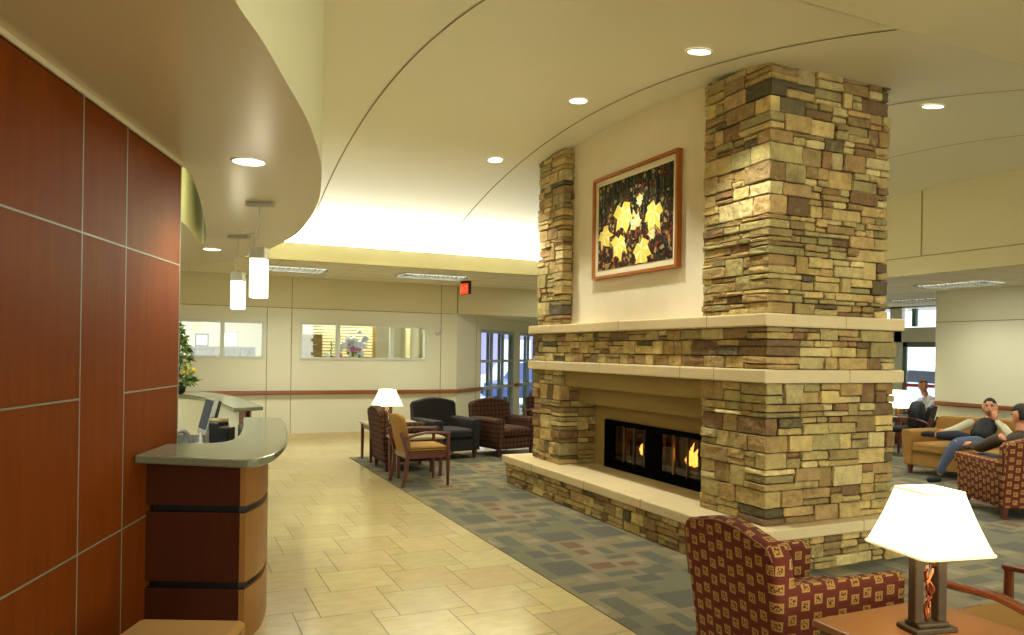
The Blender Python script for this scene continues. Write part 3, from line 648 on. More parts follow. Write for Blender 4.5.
def ledge(name, parent, path, z0, z1, core=None, hmin=.09, hmax=.17, wmin=.10, wmax=.34, ends=(True, True), seed=1):
    """rough ledge stones along a polyline (outside on the right of travel), square corners built from one stone"""
    random.seed(seed); mb = MB(); P = [Vector((x, y, 0)) for x, y in path]; segs = []
    for a, b in zip(P, P[1:]): d = (b-a); segs.append((a, d.normalized(), d.length))
    zs = [z0]
    while zs[-1] < z1-hmin*.6:
        h = random.uniform(hmin, hmax)
        if z1-zs[-1]-h < hmin*.7: h = z1-zs[-1]
        zs.append(min(z1, zs[-1]+h))
    zs[-1] = z1; gp = .0042; dp = .10
    for za, zb in zip(zs, zs[1:]):
        def splits():
            h = zb-za
            if h < .085 or random.random() < .44: return [(za, zb)]
            if h > .16 and random.random() < .2:
                a = za+h*random.uniform(.28, .38); b = za+h*random.uniform(.6, .72); return [(za, a), (a, b), (b, zb)]
            a = za+h*random.choice((.36, .42, .58, .64)); return [(za, a), (a, zb)]
        rows = {}
        cornl = []
        for k in range(len(segs)-1):
            sp_ = splits(); lens = []
            for (a, b) in sp_:
                l1, l2 = (random.uniform(.09, .2), random.uniform(.16, .36)) if random.random() < .5 else (random.uniform(.16, .34), random.uniform(.08, .18))
                l1 = min(l1, segs[k][2]*.45); l2 = min(l2, segs[k+1][2]*.45); lens.append((a, b, l1, l2))
            # keep one length per macro course so that fills meet
            l1 = max(q[2] for q in lens); l2 = max(q[3] for q in lens)
            cornl.append((l1, l2))
            cpt = P[k+1]; d1, d2 = segs[k][1], segs[k+1][1]
            # local frame: x = -d1 (back along first), y = d2
            for (a, b, _, _) in lens:
                pr = random.uniform(.012, .034)
                n1 = Vector((d1.y, -d1.x, 0)); n2 = Vector((d2.y, -d2.x, 0)); convex = n1.dot(d2) < 0
                if not convex: continue
                # corner box in world axes
                q = [cpt-d1*l1, cpt+d2*l2, cpt+n1*pr+n2*pr, cpt-n1*.0]
                xs_ = [v.x for v in q]; ys_ = [v.y for v in q]
                X0, X1, Y0, Y1 = min(xs_), max(xs_), min(ys_), max(ys_)
                fr_ = [(0, 1 if (n1.x+n2.x) > 0 else -1), (1, 1 if (n1.y+n2.y) > 0 else -1), (2, 1), (2, -1), (0, -1 if (n1.x+n2.x) > 0 else 1), (1, -1 if (n1.y+n2.y) > 0 else 1)]
                rock(mb, X0+gp, X1-gp, Y0+gp, Y1-gp, a+gp, b-gp, scol(), fr_)
        for k, (a0, d, L_) in enumerate(segs):
            nrm = Vector((d.y, -d.x, 0)); s0 = cornl[k-1][1] if k > 0 else 0; s1_ = L_-(cornl[k][0] if k < len(segs)-1 else 0)
            T = Matrix.Translation(a0) @ Matrix(((d.x, nrm.x, 0, 0), (d.y, nrm.y, 0, 0), (0, 0, 1, 0), (0, 0, 0, 1)))
            s = s0
            while s < s1_-1e-3:
                wd = random.uniform(wmin, wmax)
                if s1_-s-wd < wmin*.8: wd = s1_-s
                for (a, b) in splits():
                    sub = [(s, s+wd)]
                    if (b-a) < .07 and wd > .26 and random.random() < .5: m_ = s+wd*random.uniform(.35, .65); sub = [(s, m_), (m_, s+wd)]
                    for (u, v) in sub:
                        pr = random.uniform(.004, .034); fr_ = [(1, 1), (2, 1), (2, -1), (0, 1), (0, -1)]
                        rock(mb, u+gp, v-gp, -.05, pr, a+gp, b-gp, scol(), fr_, T)
                s += wd
    o = mb.build(name, M['stone'], parent, fix=False)
    return o
FP = empty('fireplace', (4.85, 6.45, 0), 0, 'tall tan ledgestone fireplace with two chimney columns, cast stone mantels and a raised hearth', 'fireplace')
FO = Vector((-4.85, -6.45, 0))
def fpart(mb, name, m, smooth=False):
    for v in mb.bm.verts: v.co += FO
    return mb.build(name, m, FP, smooth)
def fledge(name, path, *a, **k):
    return ledge(name, FP, [(x+FO.x, y+FO.y) for x, y in path], *a, **k)
XF, XB, YN, YF = 4.15, 5.53, 4.385, 8.36     # front, back, near, far of the body
NI, FI = 5.13, 7.67                          # inner edges of the piers
# cores (mortar)
mb = MB(); mb.box(XF+.02, XB-.02, YN+.02, NI-.02, .3, 1.50); mb.box(XF+.02, XB-.02, FI+.02, YF-.02, .3, 1.50); mb.box(4.95, XB-.02, NI-.02, FI+.02, .3, 1.5)
mb.box(XF+.02, XB-.02, YN+.02, YF-.02, 1.5, 1.93); mb.box(XF+.03, 5.40, YN+.03, 5.12, 1.93, vz(YN)-.03); mb.box(XF+.03, 5.38, 7.70, 8.26, 1.93, vz(8.34)-.03); mb.box(3.95, 5.5, 4.34, 8.58, 0, .262)
fpart(mb, 'mortar_core', M['mortar'])
# hearth: outside runs counter-clockwise seen from above with outside on the right
HX0, HX1, HY0, HY1 = 3.91, 5.56, 4.30, 8.62
fledge('hearth_stone', [(HX0, HY1), (HX0, HY0), (HX1, HY0)][::1], 0, .262, hmin=.08, hmax=.13, seed=3)
fledge('hearth_stone', [(HX1, HY1), (HX0+.0, HY1)], 0, .262, hmin=.08, hmax=.13, seed=5)
def slab(x0, x1, y0, y1, z0, z1, joints_y, joints_x, name):
    mb = MB(); mb.rbox(x0, x1, y0, y1, z0, z1, .012, 2)
    o = fpart(mb, name, M['cast'])
    for q in [(x0-.0015, x0+.02, y-.003, y+.003) for y in joints_y]+[(x-.003, x+.003, y0-.0015, y0+.02) for x in joints_x]:
        mb = MB(); mb.box(*q, z0+.006, z1+.001)
        for v in mb.bm.verts: v.co += FO
        mb.build('joint', M['jm'], o)
    return o
slab(3.85, 5.62, 4.245, 8.66, .262, .352, (5.6, 6.6, 7.8), (5.05,), 'hearth_slab')
# piers
fledge('pier', [(4.66, NI), (XF, NI)][::-1][::-1]+[] if 0 else [(XF, NI), (XF, YN), (XB, YN)], .352, 1.44, seed=11)
fledge('pier', [(XF, YF), (XF, FI), (4.66, FI)], .352, 1.09, seed=14)
fledge('pier', [(XF, YF), (XF, FI), (4.40, FI)], 1.09, 1.27, seed=15, wmin=.09, wmax=.2)
fledge('pier', [(XF, YF), (XF, FI), (4.24, FI)], 1.27, 1.44, seed=16, wmin=.09, wmax=.2)
fledge('pier', [(4.66, NI), (XF, NI)], .352, 1.44, seed=12)
fledge('stone_band', [(XF, YF), (XF, YN), (XB, YN)], 1.545, 1.872, seed=21, hmin=.09, hmax=.15)
slab(4.07, 5.58, 4.315, 8.40, 1.44, 1.545, (4.9, 5.35, 6.7, 7.9), (4.95,), 'lower_mantel')
slab(4.07, 5.58, 4.315, 8.40, 1.872, 1.972, (5.0, 6.35, 7.8), (4.9,), 'upper_mantel')
# chimney columns
def column(path, ztops, seed, name='chimney_column'):
    return fledge(name, path, 1.972, ztops, seed=seed)
fledge('chimney_column', [(4.62, 5.14), (XF, 5.14)], 1.972, 3.96, seed=33)
fledge('chimney_column', [(XF, 5.14), (XF, YN), (5.42, YN)], 1.972, 3.93, seed=31)
fledge('chimney_column', [(XF, 8.28), (XF, 7.66), (4.4, 7.66)], 1.972, 4.01, seed=36)
# recessed plaster panel between the columns
mb = MB(); ys3 = [5.1+(7.8-5.1)*i/14 for i in range(15)]
for a, b in zip(ys3, ys3[1:]): mb.hexa([(4.27, a, 1.95), (4.5, a, 1.95), (4.5, b, 1.95), (4.27, b, 1.95), (4.27, a, vz(a)+.02), (4.5, a, vz(a)+.02), (4.5, b, vz(b)+.02), (4.27, b, vz(b)+.02)])
bmesh.ops.remove_doubles(mb.bm, verts=mb.bm.verts[:], dist=1e-4)
fpart(mb, 'plaster_panel', M['niche'])
# stucco lintels and firebox surround
mb = MB(); mb.box(4.19, 4.9, NI-.02, FI+.02, 1.265, 1.44); fpart(mb, 'upper_lintel', M['stucco'])
mb = MB(); mb.box(4.38, 4.9, NI-.02, FI+.02, 1.07, 1.265); fpart(mb, 'lower_lintel', M['stucco'])
B0, B1, BZ0, BZ1 = 5.50, 7.37, .40, .885
mb = MB(); mb.box(4.60, 4.66, NI, B0, .352, 1.07); mb.box(4.60, 4.66, B1, FI, .352, 1.07); mb.box(4.60, 4.66, B0, B1, BZ1, 1.07); mb.box(4.60, 4.66, B0, B1, .352, BZ0-.0); fpart(mb, 'firebox_surround', M['stucco'])
mb = MB(); mb.box(4.66, 4.94, B0, B1, BZ0-.03, BZ0); mb.box(4.66, 4.94, B0-.03, B0, BZ0-.03, BZ1+.03); mb.box(4.66, 4.94, B1, B1+.03, BZ0-.03, BZ1+.03); mb.box(4.93, 4.96, B0, B1, BZ0, BZ1); mb.box(4.66, 4.94, B0, B1, BZ1, BZ1+.03)
fpart(mb, 'firebox', M['fire_in'])
mb = MB(); mb.box(4.575, 4.62, B0-.01, B1+.02, BZ1-.045, BZ1+.01); mb.box(4.575, 4.62, B0-.01, B1+.02, BZ0-.05, BZ0+.06); mb.box(4.575, 4.62, B1-.16, B1+.02, BZ0, BZ1); mb.box(4.575, 4.62, B0-.01, B0+.16, BZ0, BZ1); mb.box(4.58, 4.62, 6.33, 6.58, BZ0, BZ1)
fb = fpart(mb, 'firebox_frame', M['fire_dark'])
for k, (ya, yb) in enumerate(((B1-.16, 7.0), (7.0, 6.80), (6.80, 6.60), (6.30, 6.10), (6.10, 5.88), (5.88, B0+.16))):
    mb = MB(); mb.box(4.590, 4.594, min(ya, yb), max(ya, yb), BZ0+.05, BZ1-.04)
    for v in mb.bm.verts: v.co += FO
    dd = mb.build('glass_door', M['fglass'], FP)
    mb = MB(); e = min(ya, yb); mb.box(4.574, 4.596, e-.006, e+.006, BZ0+.05, BZ1-.04)
    for v in mb.bm.verts: v.co += FO
    mb.build('door_edge', mat('door_edge_metal', (120, 116, 92), .3, metal=.8), dd)
for (ya, yb) in ((7.19, 7.02), (6.70, 6.61), (6.29, 6.2), (5.78, 5.66)):
    mb = MB(); n_ = 12
    for i in range(n_):
        a = yb+(ya-yb)*i/n_; b = yb+(ya-yb)*(i+1)/n_; off = .012*(1 if i % 2 else -1)
        mb.poly([(4.64+off, a, BZ0+.01), (4.64-off, b, BZ0+.01), (4.64-off, b, BZ1-.05), (4.64+off, a, BZ1-.05)])
    fpart(mb, 'spark_curtain', M['mesh'])
random.seed(5)
for k in range(4):
    mb = MB(); y = 6.05+k*.28; mb.tube([(4.80+random.uniform(-.04, .04), y-.2, BZ0+.05+.03*(k % 2)), (4.80, y, BZ0+.08), (4.84-random.uniform(0, .06), y+.24, BZ0+.10)], [.04, .045, .035], 9); fpart(mb, 'log', M['bark'])
def flame(y, h, x=4.76, w_=.045, lean=.03):
    mb = MB(); rings = []
    for i in range(8):
        t = i/7; mb_r = w_*(1-t)**.8*(1+.6*sin(t*pi)); rings.append(((x, y+lean*sin(t*4), BZ0+.15+h*t), max(.002, mb_r)))
    mb.tube([r[0] for r in rings], [r[1] for r in rings], 9); fpart(mb, 'flame', M['flame'])
flame(6.88, .14, w_=.026); flame(6.82, .08, w_=.022); flame(6.03, .22, w_=.032); flame(5.97, .17, w_=.035); flame(6.08, .12, w_=.024)
o = light('fire_glow', 'POINT', (4.76, 6.9, .62), 1.2, (1, .55, .2), shadow_soft_size=.05); o = light('fire_glow', 'POINT', (4.76, 5.8, .62), 2.0, (1, .55, .2), shadow_soft_size=.05)

# ------------------------------------------------------------ painting
PX = 4.285; PY0, PY1, PZ0, PZ1 = 5.61, 7.12, 2.445, 3.54
PT = empty('framed_painting', (4.27, (PY0+PY1)/2, PZ0), 0, 'wood-framed painting of yellow maple leaves over the fireplace', 'painting')
hw = (PY1-PY0)/2; hh = PZ1-PZ0; fw = .032
mb = MB(); mb.box(-.06, -.005, -hw, hw, 0, fw); mb.box(-.06, -.005, -hw, hw, hh-fw, hh); mb.box(-.06, -.005, -hw, -hw+fw, fw, hh-fw); mb.box(-.06, -.005, hw-fw, hw, fw, hh-fw); mb.build('frame', M['frame'], PT)
mb = MB(); mb.box(-.032, -.02, -hw+fw, hw-fw, fw, hh-fw); mb.build('mat_board', M['mat_board'], PT)
ml = .062; mb = MB(); mb.box(-.036, -.032, -hw+fw+ml, hw-fw-ml, fw+ml, hh-fw-ml)
CW = 2*(hw-fw-ml); CH = hh-2*(fw+ml)
cv = mb.build('canvas', M['art'], PT)
mb = MB(); random.seed(9)
def maple(mb, u, v, s, rot, col, col2):
    cy = (hw-fw-ml)-u*CW; cz = (fw+ml)+CH*(1-v)
    P = []; lobes = [(90, 1.0), (140, .82), (40, .82), (190, .62), (-10, .62)]
    pr = [(-90, .22), (-60, .48), (-12, .72), (8, .52), (28, .66), (42, .92), (58, .62), (72, .72), (90, 1.08), (108, .72), (122, .62), (138, .92), (152, .66), (172, .52), (192, .72), (240, .48)]
    pts = []
    for a, r in pr:
        a = radians(a+rot+random.uniform(-6, 6)); r *= s*random.uniform(.85, 1.12)
        y, z = cy-cos(a)*r, cz+sin(a)*r
        y = max(-hw+fw+ml+.005, min(hw-fw-ml-.005, y)); z = max(fw+ml+.005, min(hh-fw-ml-.005, z)); pts.append((-.038, y, z))
    cen = (-.038, cy, cz)
    for i in range(len(pts)):
        mb.poly([cen, pts[i], pts[(i+1) % len(pts)]], lin(col if i % 3 else col2))
Y1_, Y2_ = (238, 206, 84), (248, 232, 160)
for u, v, s, r in ((.36, .38, .25, 200), (.78, .47, .22, 160), (.09, .58, .19, 215), (.31, .72, .20, 190), (.62, .84, .23, 200)): maple(mb, u, v, s, r, Y1_, Y2_)
for u, v, s, r in ((.54, .54, .14, 20), (.77, .70, .09, 90), (.60, .30, .09, 60)): maple(mb, u, v, s, r, (206, 190, 120), (232, 222, 176))
mb.build('painted_leaf', M['leaf'], cv, fix=False)

# ------------------------------------------------------------ lamps in ceilings
def downlight(x, y, z, lab, power, r=.085, slope=0, ang=95, blend=.6, group=None):
    power *= 1.05
    t = empty('downlight', (x, y, z), 0, lab, 'ceiling light', group)
    mb = MB(); n_ = 28
    a = [[mb.bm.verts.new((rr*cos(2*pi*i/n_), rr*sin(2*pi*i/n_), zz)) for i in range(n_)] for rr, zz in ((r+.014, .0), (r+.012, -.007), (r, -.008), (r, .0))]
    for p, q in zip(a, a[1:]):
        for i in range(n_): mb.bm.faces.new((p[i], p[(i+1) % n_], q[(i+1) % n_], q[i]))
    mb.build('trim_ring', M['whitetrim'], t); mb = MB(); mb.lathe([(r, -.004), (r, -.002)], n=28); mb.build('lens', M['can'], t)
    t.rotation_euler = (slope, 0, 0)
    l = light('downlight_lamp', 'SPOT', (x, y, z-.03), power, WARMW, (0, 0, 0), spot_size=radians(ang), spot_blend=blend, shadow_soft_size=.06)
    return t
def dv(y): return -math.atan(.08*(y-6.6))
for y, nm in ((4.49, 'nearest of the three recessed lights in the vault left of the fireplace'), (6.30, 'middle of the three recessed lights in the vault left of the fireplace'), (8.31, 'farthest of the three recessed lights in the vault left of the fireplace')):
    downlight(3.55, y, vz(y)-.003, nm, 120, slope=dv(y), group='recessed lights in the vault')
downlight(6.2, 4.55, vz(4.55)-.003, 'recessed vault light to the right of the stone chimney column', 110, slope=dv(4.55), group='recessed lights in the vault')
for x, y in ((6.2, 6.4), (6.2, 8.3), (8.6, 4.6), (8.6, 7.4)):
    light('downlight_lamp', 'SPOT', (x, y, vz(y)-.05), 150, WARMW, (0, 0, 0), spot_size=radians(100), spot_blend=.6, shadow_soft_size=.06)
downlight(.437, 4.885, zc-.001, 'large recessed light in the curved reception soffit near the wood wall', 60, r=.095, ang=120, blend=.8, group='recessed lights in the reception soffit')
downlight(.453, 9.47, zc-.001, 'far recessed light in the reception soffit above the second counter', 55, r=.095, ang=110, group='recessed lights in the reception soffit')
light('downlight_lamp', 'SPOT', (.1, 1.6, 2.76), 12, WARMW, (0, 0, 0), spot_size=radians(105), spot_blend=.7, shadow_soft_size=.06)
light('downlight_lamp', 'SPOT', (.85, 7.2, 2.76), 6, WARMW, (0, 0, 0), spot_size=radians(105), spot_blend=.7, shadow_soft_size=.06)
light('recess_fill_light', 'POINT', (.02, 6.5, 3.12), 34, WARM, shadow_soft_size=.1)  # unseen point lamp added to brighten the inside of the soffit opening
# pendants
def pendant(x, y, zb, h, lab):
    t = empty('pendant_light', (x, y, zc), 0, lab, 'pendant light', 'pendants over the reception counter')
    mb = MB(); mb.rbox(-.11, .11, -.03, .03, -.03, 0, .006, 1, Matrix.Rotation(-YAW, 4, 'Z')); mb.build('canopy', M['steel'], t)
    L_ = zc-zb; mb = MB(); mb.tube(spline([(0, 0, -.03), (-.012, .006, -.2), (-.035, .015, -.33), (-.03, .01, -.48), (0, 0, -(L_-h-.09))], 5), .005, 6); mb.build('cord', M['steel'], t)
    W_ = .058; mb = MB(); mb.rbox(-W_-.004, W_+.004, -W_-.004, W_+.004, -(L_-h), -(L_-h-.09), .005, 1, Matrix.Rotation(-YAW, 4, 'Z')); mb.build('cap', M['steel'], t)
    mb = MB(); mb.rbox(-W_, W_, -W_, W_, -L_, -(L_-h), .008, 2, Matrix.Rotation(-YAW, 4, 'Z')); mb.build('glass_shade', M['glow'], t)
    mb = MB(); mb.tube([(-.16, -.07, -.26), (-.04, -.02, -.25)], .005, 6); mb.lathe([(.03, -.262), (.03, -.256)], (-.16, -.07, 0), 12); mb.build('tension_clip', M['steel'], t)
pendant(.648, 6.257, 2.045, .31, 'nearer and larger of the two square glass pendants over the reception counter')
pendant(.649, 8.216, 2.045, .29, 'farther of the two square glass pendants, hanging lower left of the first')
# troffers, vent, exit signs, sprinkler
def troffer(x, y, z, w_, d_, lab):
    t = empty('ceiling_troffer', (x, y, z), 0, lab, 'ceiling light', 'louvered ceiling troffers'); mb = MB(); f = .025
    dz = -.045
    for q in ((-w_/2, w_/2, -d_/2, -d_/2+f), (-w_/2, w_/2, d_/2-f, d_/2), (-w_/2, -w_/2+f, -d_/2+f, d_/2-f), (w_/2-f, w_/2, -d_/2+f, d_/2-f)): mb.box(*q, -.012, 0)
    mb.build('frame', M['troff'], t)
    mb = MB(); nx = int(w_/.08); ny = int(d_/.08)
    for k in range(1, nx): x_ = -w_/2+w_*k/nx; mb.box(x_-.002, x_+.002, -d_/2+f, d_/2-f, dz, -.009)
    for k in range(1, ny): y_ = -d_/2+d_*k/ny; mb.box(-w_/2+f, w_/2-f, y_-.002, y_+.002, dz, -.009)
    mb.build('louver', M['louver'], t)
troffer(1.785, 12.6, 2.953, 1.2, .6, 'louvered ceiling troffer behind the pendants near the far wall')
troffer(4.18, 12.5, 2.953, 1.2, .6, 'louvered ceiling troffer left of the red exit sign')
troffer(11.57, 7.98, 2.858, .6, 1.2, 'louvered ceiling troffer above the sofa on the right')
troffer(14.1, 10.5, 2.858, .6, 1.2, 'farther louvered troffer near the entrance doors')
def exitsign(loc, rz, lab):
    t = empty('exit_sign', loc, rz, lab, 'exit sign')
    mb = MB(); mb.box(-.17, .17, -.03, .03, -.25, -.045); mb.build('housing', M['plastic'], t)
    mb = MB(); mb.box(-.10, .10, -.06, .06, -.045, 0); mb.build('canopy', M['plastic'], t)
    for s_ in (-1, 1):
        mb = MB(); mb.box(-.16, .16, s_*.031-.001, s_*.031+.001, -.24, -.055); fc = mb.build('face_panel', M['exit'], t)
        cu = bpy.data.curves.new('letters', 'FONT'); cu.body = 'EXIT'; cu.size = .14; cu.align_x = 'CENTER'; cu.align_y = 'CENTER'; cu.extrude = .001
        tmp = bpy.data.objects.new('tmp', cu); me = bpy.data.meshes.new_from_object(tmp); bpy.data.objects.remove(tmp); me.materials.clear(); me.materials.append(M['paper'])
        q = bpy.data.objects.new('lettering', me); C.objects.link(q); q.parent = fc; q.location = (0, s_*.034, -.148); q.rotation_euler = (radians(90), 0, 0 if s_ < 0 else pi)
exitsign((5.02, 13.05, 2.952), radians(-86), 'red exit sign hanging under the low ceiling before the far wall')
exitsign((15.0, 10.65, 2.857), radians(-48), 'red exit sign by the entrance doors at the right partition edge')
mb = MB(); mb.lathe([(.03, 0), (.03, -.02), (.012, -.04), (.02, -.05)], (11.9, 9.9, 2.857), 14); tag(mb.build('sprinkler_head', M['brown']), 'small sprinkler head on the right-hand low ceiling', 'sprinkler')
mb = MB(); mb.tube([(4.86, YW, 2.0), (4.86, YW-.03, 2.0)], .05, 16); tag(mb.build('wall_sensor', M['wf']), 'small round white sensor on the far wall right of the windows', 'sensor')

# ------------------------------------------------------------ reception counters
RC = empty('reception_counter', (.2, 5.2, 0), 0, 'curved wood reception counter with a grey-green top against the wood wall', 'reception counter')
O2 = Vector((-.2, -5.2, 0))
def rpart(mb, name, m, smooth=False, par=None, off=None):
    for v in mb.bm.verts: v.co += (off if off is not None else O2)
    return mb.build(name, m, par if par is not None else RC, smooth)
front = spline([(.408, 4.434), (.49, 4.62), (.555, 4.9), (.60, 5.25), (.64, 5.7), (.665, 6.15), (.67, 6.42)], 5)
front = [(x+.022*min(1, i/6), y) for i, (x, y) in enumerate(front)]
back = [(x-.17, min(y+.14, 6.40)) for i, (x, y) in enumerate(front)][::-1]
a0 = (-.105, 4.67)
def shell(z0, z1, inset=0.0):
    f = [(x-inset, y+inset*.4) for x, y in front]; mbx = MB(); mbx.prism([(a0[0]+.04, a0[1]+.035), (f[0][0]-.01, f[0][1]+.035)]+f[2:]+back+[(a0[0]+.09, a0[1]+.16)], z0, z1); return mbx
zb = [(.0, .295), (.335, .722), (.762, 1.025)]
def curved_panel(z0, z1):
    mb = MB(); 
    for a, b in zip(front, front[1:]): mb.hexa([(a[0], a[1], z0), (b[0], b[1], z0), (b[0]-.03, b[1], z0), (a[0]-.03, a[1]+.01, z0), (a[0], a[1], z1), (b[0], b[1], z1), (b[0]-.03, b[1], z1), (a[0]-.03, a[1]+.01, z1)])
    bmesh.ops.remove_doubles(mb.bm, verts=mb.bm.verts[:], dist=1e-4); return mb
ed = (Vector((front[0][0], front[0][1], 0))-Vector((a0[0], a0[1], 0))); el = ed.length; ed.normalize(); en = Vector((ed.y, -ed.x, 0))
EM = Matrix.Translation((a0[0], a0[1], 0)) @ Matrix(((ed.x, -en.x, 0, 0), (ed.y, -en.y, 0, 0), (0, 0, 1, 0), (0, 0, 0, 1)))
for z0, z1 in zb:
    rpart(curved_panel(z0, z1), 'front_panel', M['woodc'])
    mb = MB(); mb.box(.0, el-.001, .0, .03, z0, z1, None, 0, EM); rpart(mb, 'end_panel', M['woodd'])
rpart(shell(.02, 1.03, .02), 'reveal_core', M['black'])
ct = spline([(.34, 4.113), (.40, 4.09), (.46, 4.14), (.545, 4.31), (.64, 4.65), (.72, 5.05), (.785, 5.55), (.84, 6.05), (.868, 6.45)], 4)
inner = spline([(.58, 6.62), (.545, 6.2), (.50, 5.75), (.44, 5.3), (.37, 5.02), (.28, 4.90), (.15, 4.90), (-.0, 4.93)], 4)
mb = MB(); mb.prism([(-.155, 4.455)]+ct+inner+[], 1.025, 1.07)
top = rpart(mb, 'countertop', M['corian']); bv = top.modifiers.new('b', 'BEVEL'); bv.width = .012; bv.segments = 3; bv.limit_method = 'ANGLE'; bv.angle_limit = radians(50)
mb = MB(); mb.tube([(.665, 5.85, .86), (.70, 5.85, .86)], .02, 12); rpart(mb, 'door_bumper', M['plastic'])
# inner work surface with equipment
WS = empty('work_desk', (.1, 6.2, 0), 0, 'dark low work desk behind the reception counter', 'desk')
O3 = Vector((-.1, -6.2, 0))
mb = MB(); mb.prism([(-.9, 5.25), (.25, 5.2), (.46, 6.4), (.46, 8.2), (.1, 8.4), (-.9, 8.4)], .71, .75); rpart(mb, 'desk_top', M['black'], False, WS, O3)
mb = MB()
for x, y in ((-.8, 5.4), (.1, 5.4), (.35, 8.0), (-.8, 8.2)): mb.box(x, x+.05, y, y+.05, 0, .71)
rpart(mb, 'desk_frame', M['plastic'], False, WS, O3)
mo = empty('computer_monitor', (.30, 7.4, .75), radians(-80), 'slanted flat computer monitor with a silver bezel on the reception desk', 'monitor')
Tm = Matrix.Translation((0, 0, .10)) @ Matrix.Rotation(radians(-14), 4, 'X')
mb = MB(); mb.rbox(-.17, .17, -.02, .02, 0, .34, .008, 2, Tm); mb.build('housing', M['silver'], mo)
mb = MB(); mb.box(-.145, .145, -.024, -.02, .05, .32, None, 0, Tm); mb.build('screen', M['screen'], mo)
mb = MB(); mb.rbox(-.16, .16, .02, .05, .01, .33, .01, 1, Tm); mb.build('back_shell', M['plastic'], mo)
mb = MB(); mb.lathe([(.11, 0), (.11, .015), (.03, .03), (.025, .12)], n=18); mb.build('stand', M['silver'], mo)
t = empty('desk_phone', (.12, 7.2, .75), radians(20), 'silver telephone handset on the reception desk left of the monitor', 'telephone')
mb = MB(); mb.rbox(-.1, .1, -.1, .1, 0, .04, .01, 2); mb.build('base', M['plastic'], t); mb = MB(); mb.tube(spline([(-.07, 0, .05), (-.06, 0, .13), (0, 0, .16), (.05, 0, .12), (.06, 0, .05)], 4), .022, 10); mb.build('handset', M['silver'], t)
t = empty('desk_speaker', (.42, 7.12, .75), radians(-50), 'black box speaker with a light top beside the monitor', 'speaker')
mb = MB(); mb.rbox(-.06, .06, -.06, .06, 0, .24, .01, 2); mb.build('cabinet', M['plastic'], t); mb = MB(); mb.rbox(-.062, .062, -.062, .062, .24, .27, .008, 1); mb.build('top_cap', M['laminate'], t)
t = empty('card_terminal', (.47, 6.88, .75), radians(-40), 'small black box at the counter edge, right of the speaker', 'terminal')
mb = MB(); mb.rbox(-.05, .05, -.05, .05, 0, .22, .01, 2); mb.build('cabinet', M['plastic'], t); mb = MB(); mb.box(-.03, .03, -.052, -.05, .04, .12); mb.build('display', M['screen'], t)
mb = MB(); mb.rbox(-.16, .16, -.1, .1, 0, .006, .002, 1); o = tag(mb.build('paper_sheet', M['paper']), 'white sheet of paper lying on the reception desk', 'paper'); o.location = (.08, 6.8, .75); o.rotation_euler = (0, 0, .3)
mb = MB(); mb.rbox(-.22, .22, -.08, .08, 0, .02, .004, 1); o = tag(mb.build('keyboard', M['plastic']), 'black keyboard on the reception desk under the monitor', 'keyboard'); o.location = (.16, 7.0, .75); o.rotation_euler = (0, 0, radians(-60))
# second counter
R2 = empty('reception_counter', (.4, 9.0, 0), 0, 'farther reception counter with a greenish top, beyond the monitor', 'reception counter')
O4 = Vector((-.4, -9.0, 0))
o2 = spline([(.87, 7.80), (.84, 8.3), (.78, 9.0), (.68, 9.7), (.5, 10.35), (.2, 10.75), (-.6, 10.95)], 4); i2 = spline([(-.6, 10.3), (.05, 10.05), (.26, 9.75), (.38, 9.3), (.48, 8.6), (.55, 7.9), (.585, 7.62)], 4)
mb = MB(); mb.prism(o2+i2, 1.03, 1.07); t_ = rpart(mb, 'countertop', M['corian'], False, R2, O4); bv = t_.modifiers.new('b', 'BEVEL'); bv.width = .01; bv.segments = 2; bv.limit_method = 'ANGLE'; bv.angle_limit = radians(50)
of = [(x-.13, y) for x, y in o2]; if_ = [(x+.05, y+.12) for x, y in i2]
mb = MB(); mb.prism(of+[(x, y-.06) for x, y in if_][:-1]+[(.64, 7.86)], 0, 1.03); rpart(mb, 'counter_body', M['woodd'], False, R2, O4)
mb = MB(); 
for a, b in zip(i2, i2[1:]): mb.hexa([(a[0]+.02, a[1]+.05, 0), (b[0]+.02, b[1]+.05, 0), (b[0]+.045, b[1]+.05, 0), (a[0]+.045, a[1]+.05, 0), (a[0]+.02, a[1]+.05, 1.03), (b[0]+.02, b[1]+.05, 1.03), (b[0]+.045, b[1]+.05, 1.03), (a[0]+.045, a[1]+.05, 1.03)])
rpart(mb, 'inner_panel', M['wall'], False, R2, O4)
mb = MB(); mb.box(.62, .76, 7.82, 7.85, 0, 1.03); rpart(mb, 'end_panel', M['woodc'], False, R2, O4)
# plant on it
PL = empty('potted_plant', (.10, 10.1, 1.07), 0, 'leafy green floral arrangement in a dark pot on the far reception counter', 'plant')
mb = MB(); mb.lathe([(.07, 0), (.10, .02), (.12, .13), (.11, .14)], n=20); mb.build('pot', M['pot'], PL)
random.seed(21)
def leaves(n, m_, sz, name, rad=.24, ht=.72):
    mb = MB()
    for _ in range(n):
        z = random.random()**1.2*ht+.12; r = rad*(1-(z/(ht+.2))**1.5)*sqrt(random.random()); a = random.uniform(0, 2*pi)
        p = Vector((r*cos(a), r*sin(a), z)); T = Matrix.Translation(p) @ Euler((random.uniform(-1, 1), random.uniform(-1, 1), a)).to_matrix().to_4x4(); s_ = sz*random.uniform(.7, 1.3)
        q = [T @ Vector(v) for v in ((0, 0, 0), (.35*s_, .28*s_, .05*s_), (s_, 0, -.08*s_), (.35*s_, -.28*s_, .05*s_))]
        mb.poly(q[:3]); mb.poly([q[0], q[2], q[3]])
    mb.build(name, m_, PL)
leaves(330, M['green'], .085, 'foliage'); leaves(150, M['green2'], .07, 'light_foliage')
mb = MB(); 
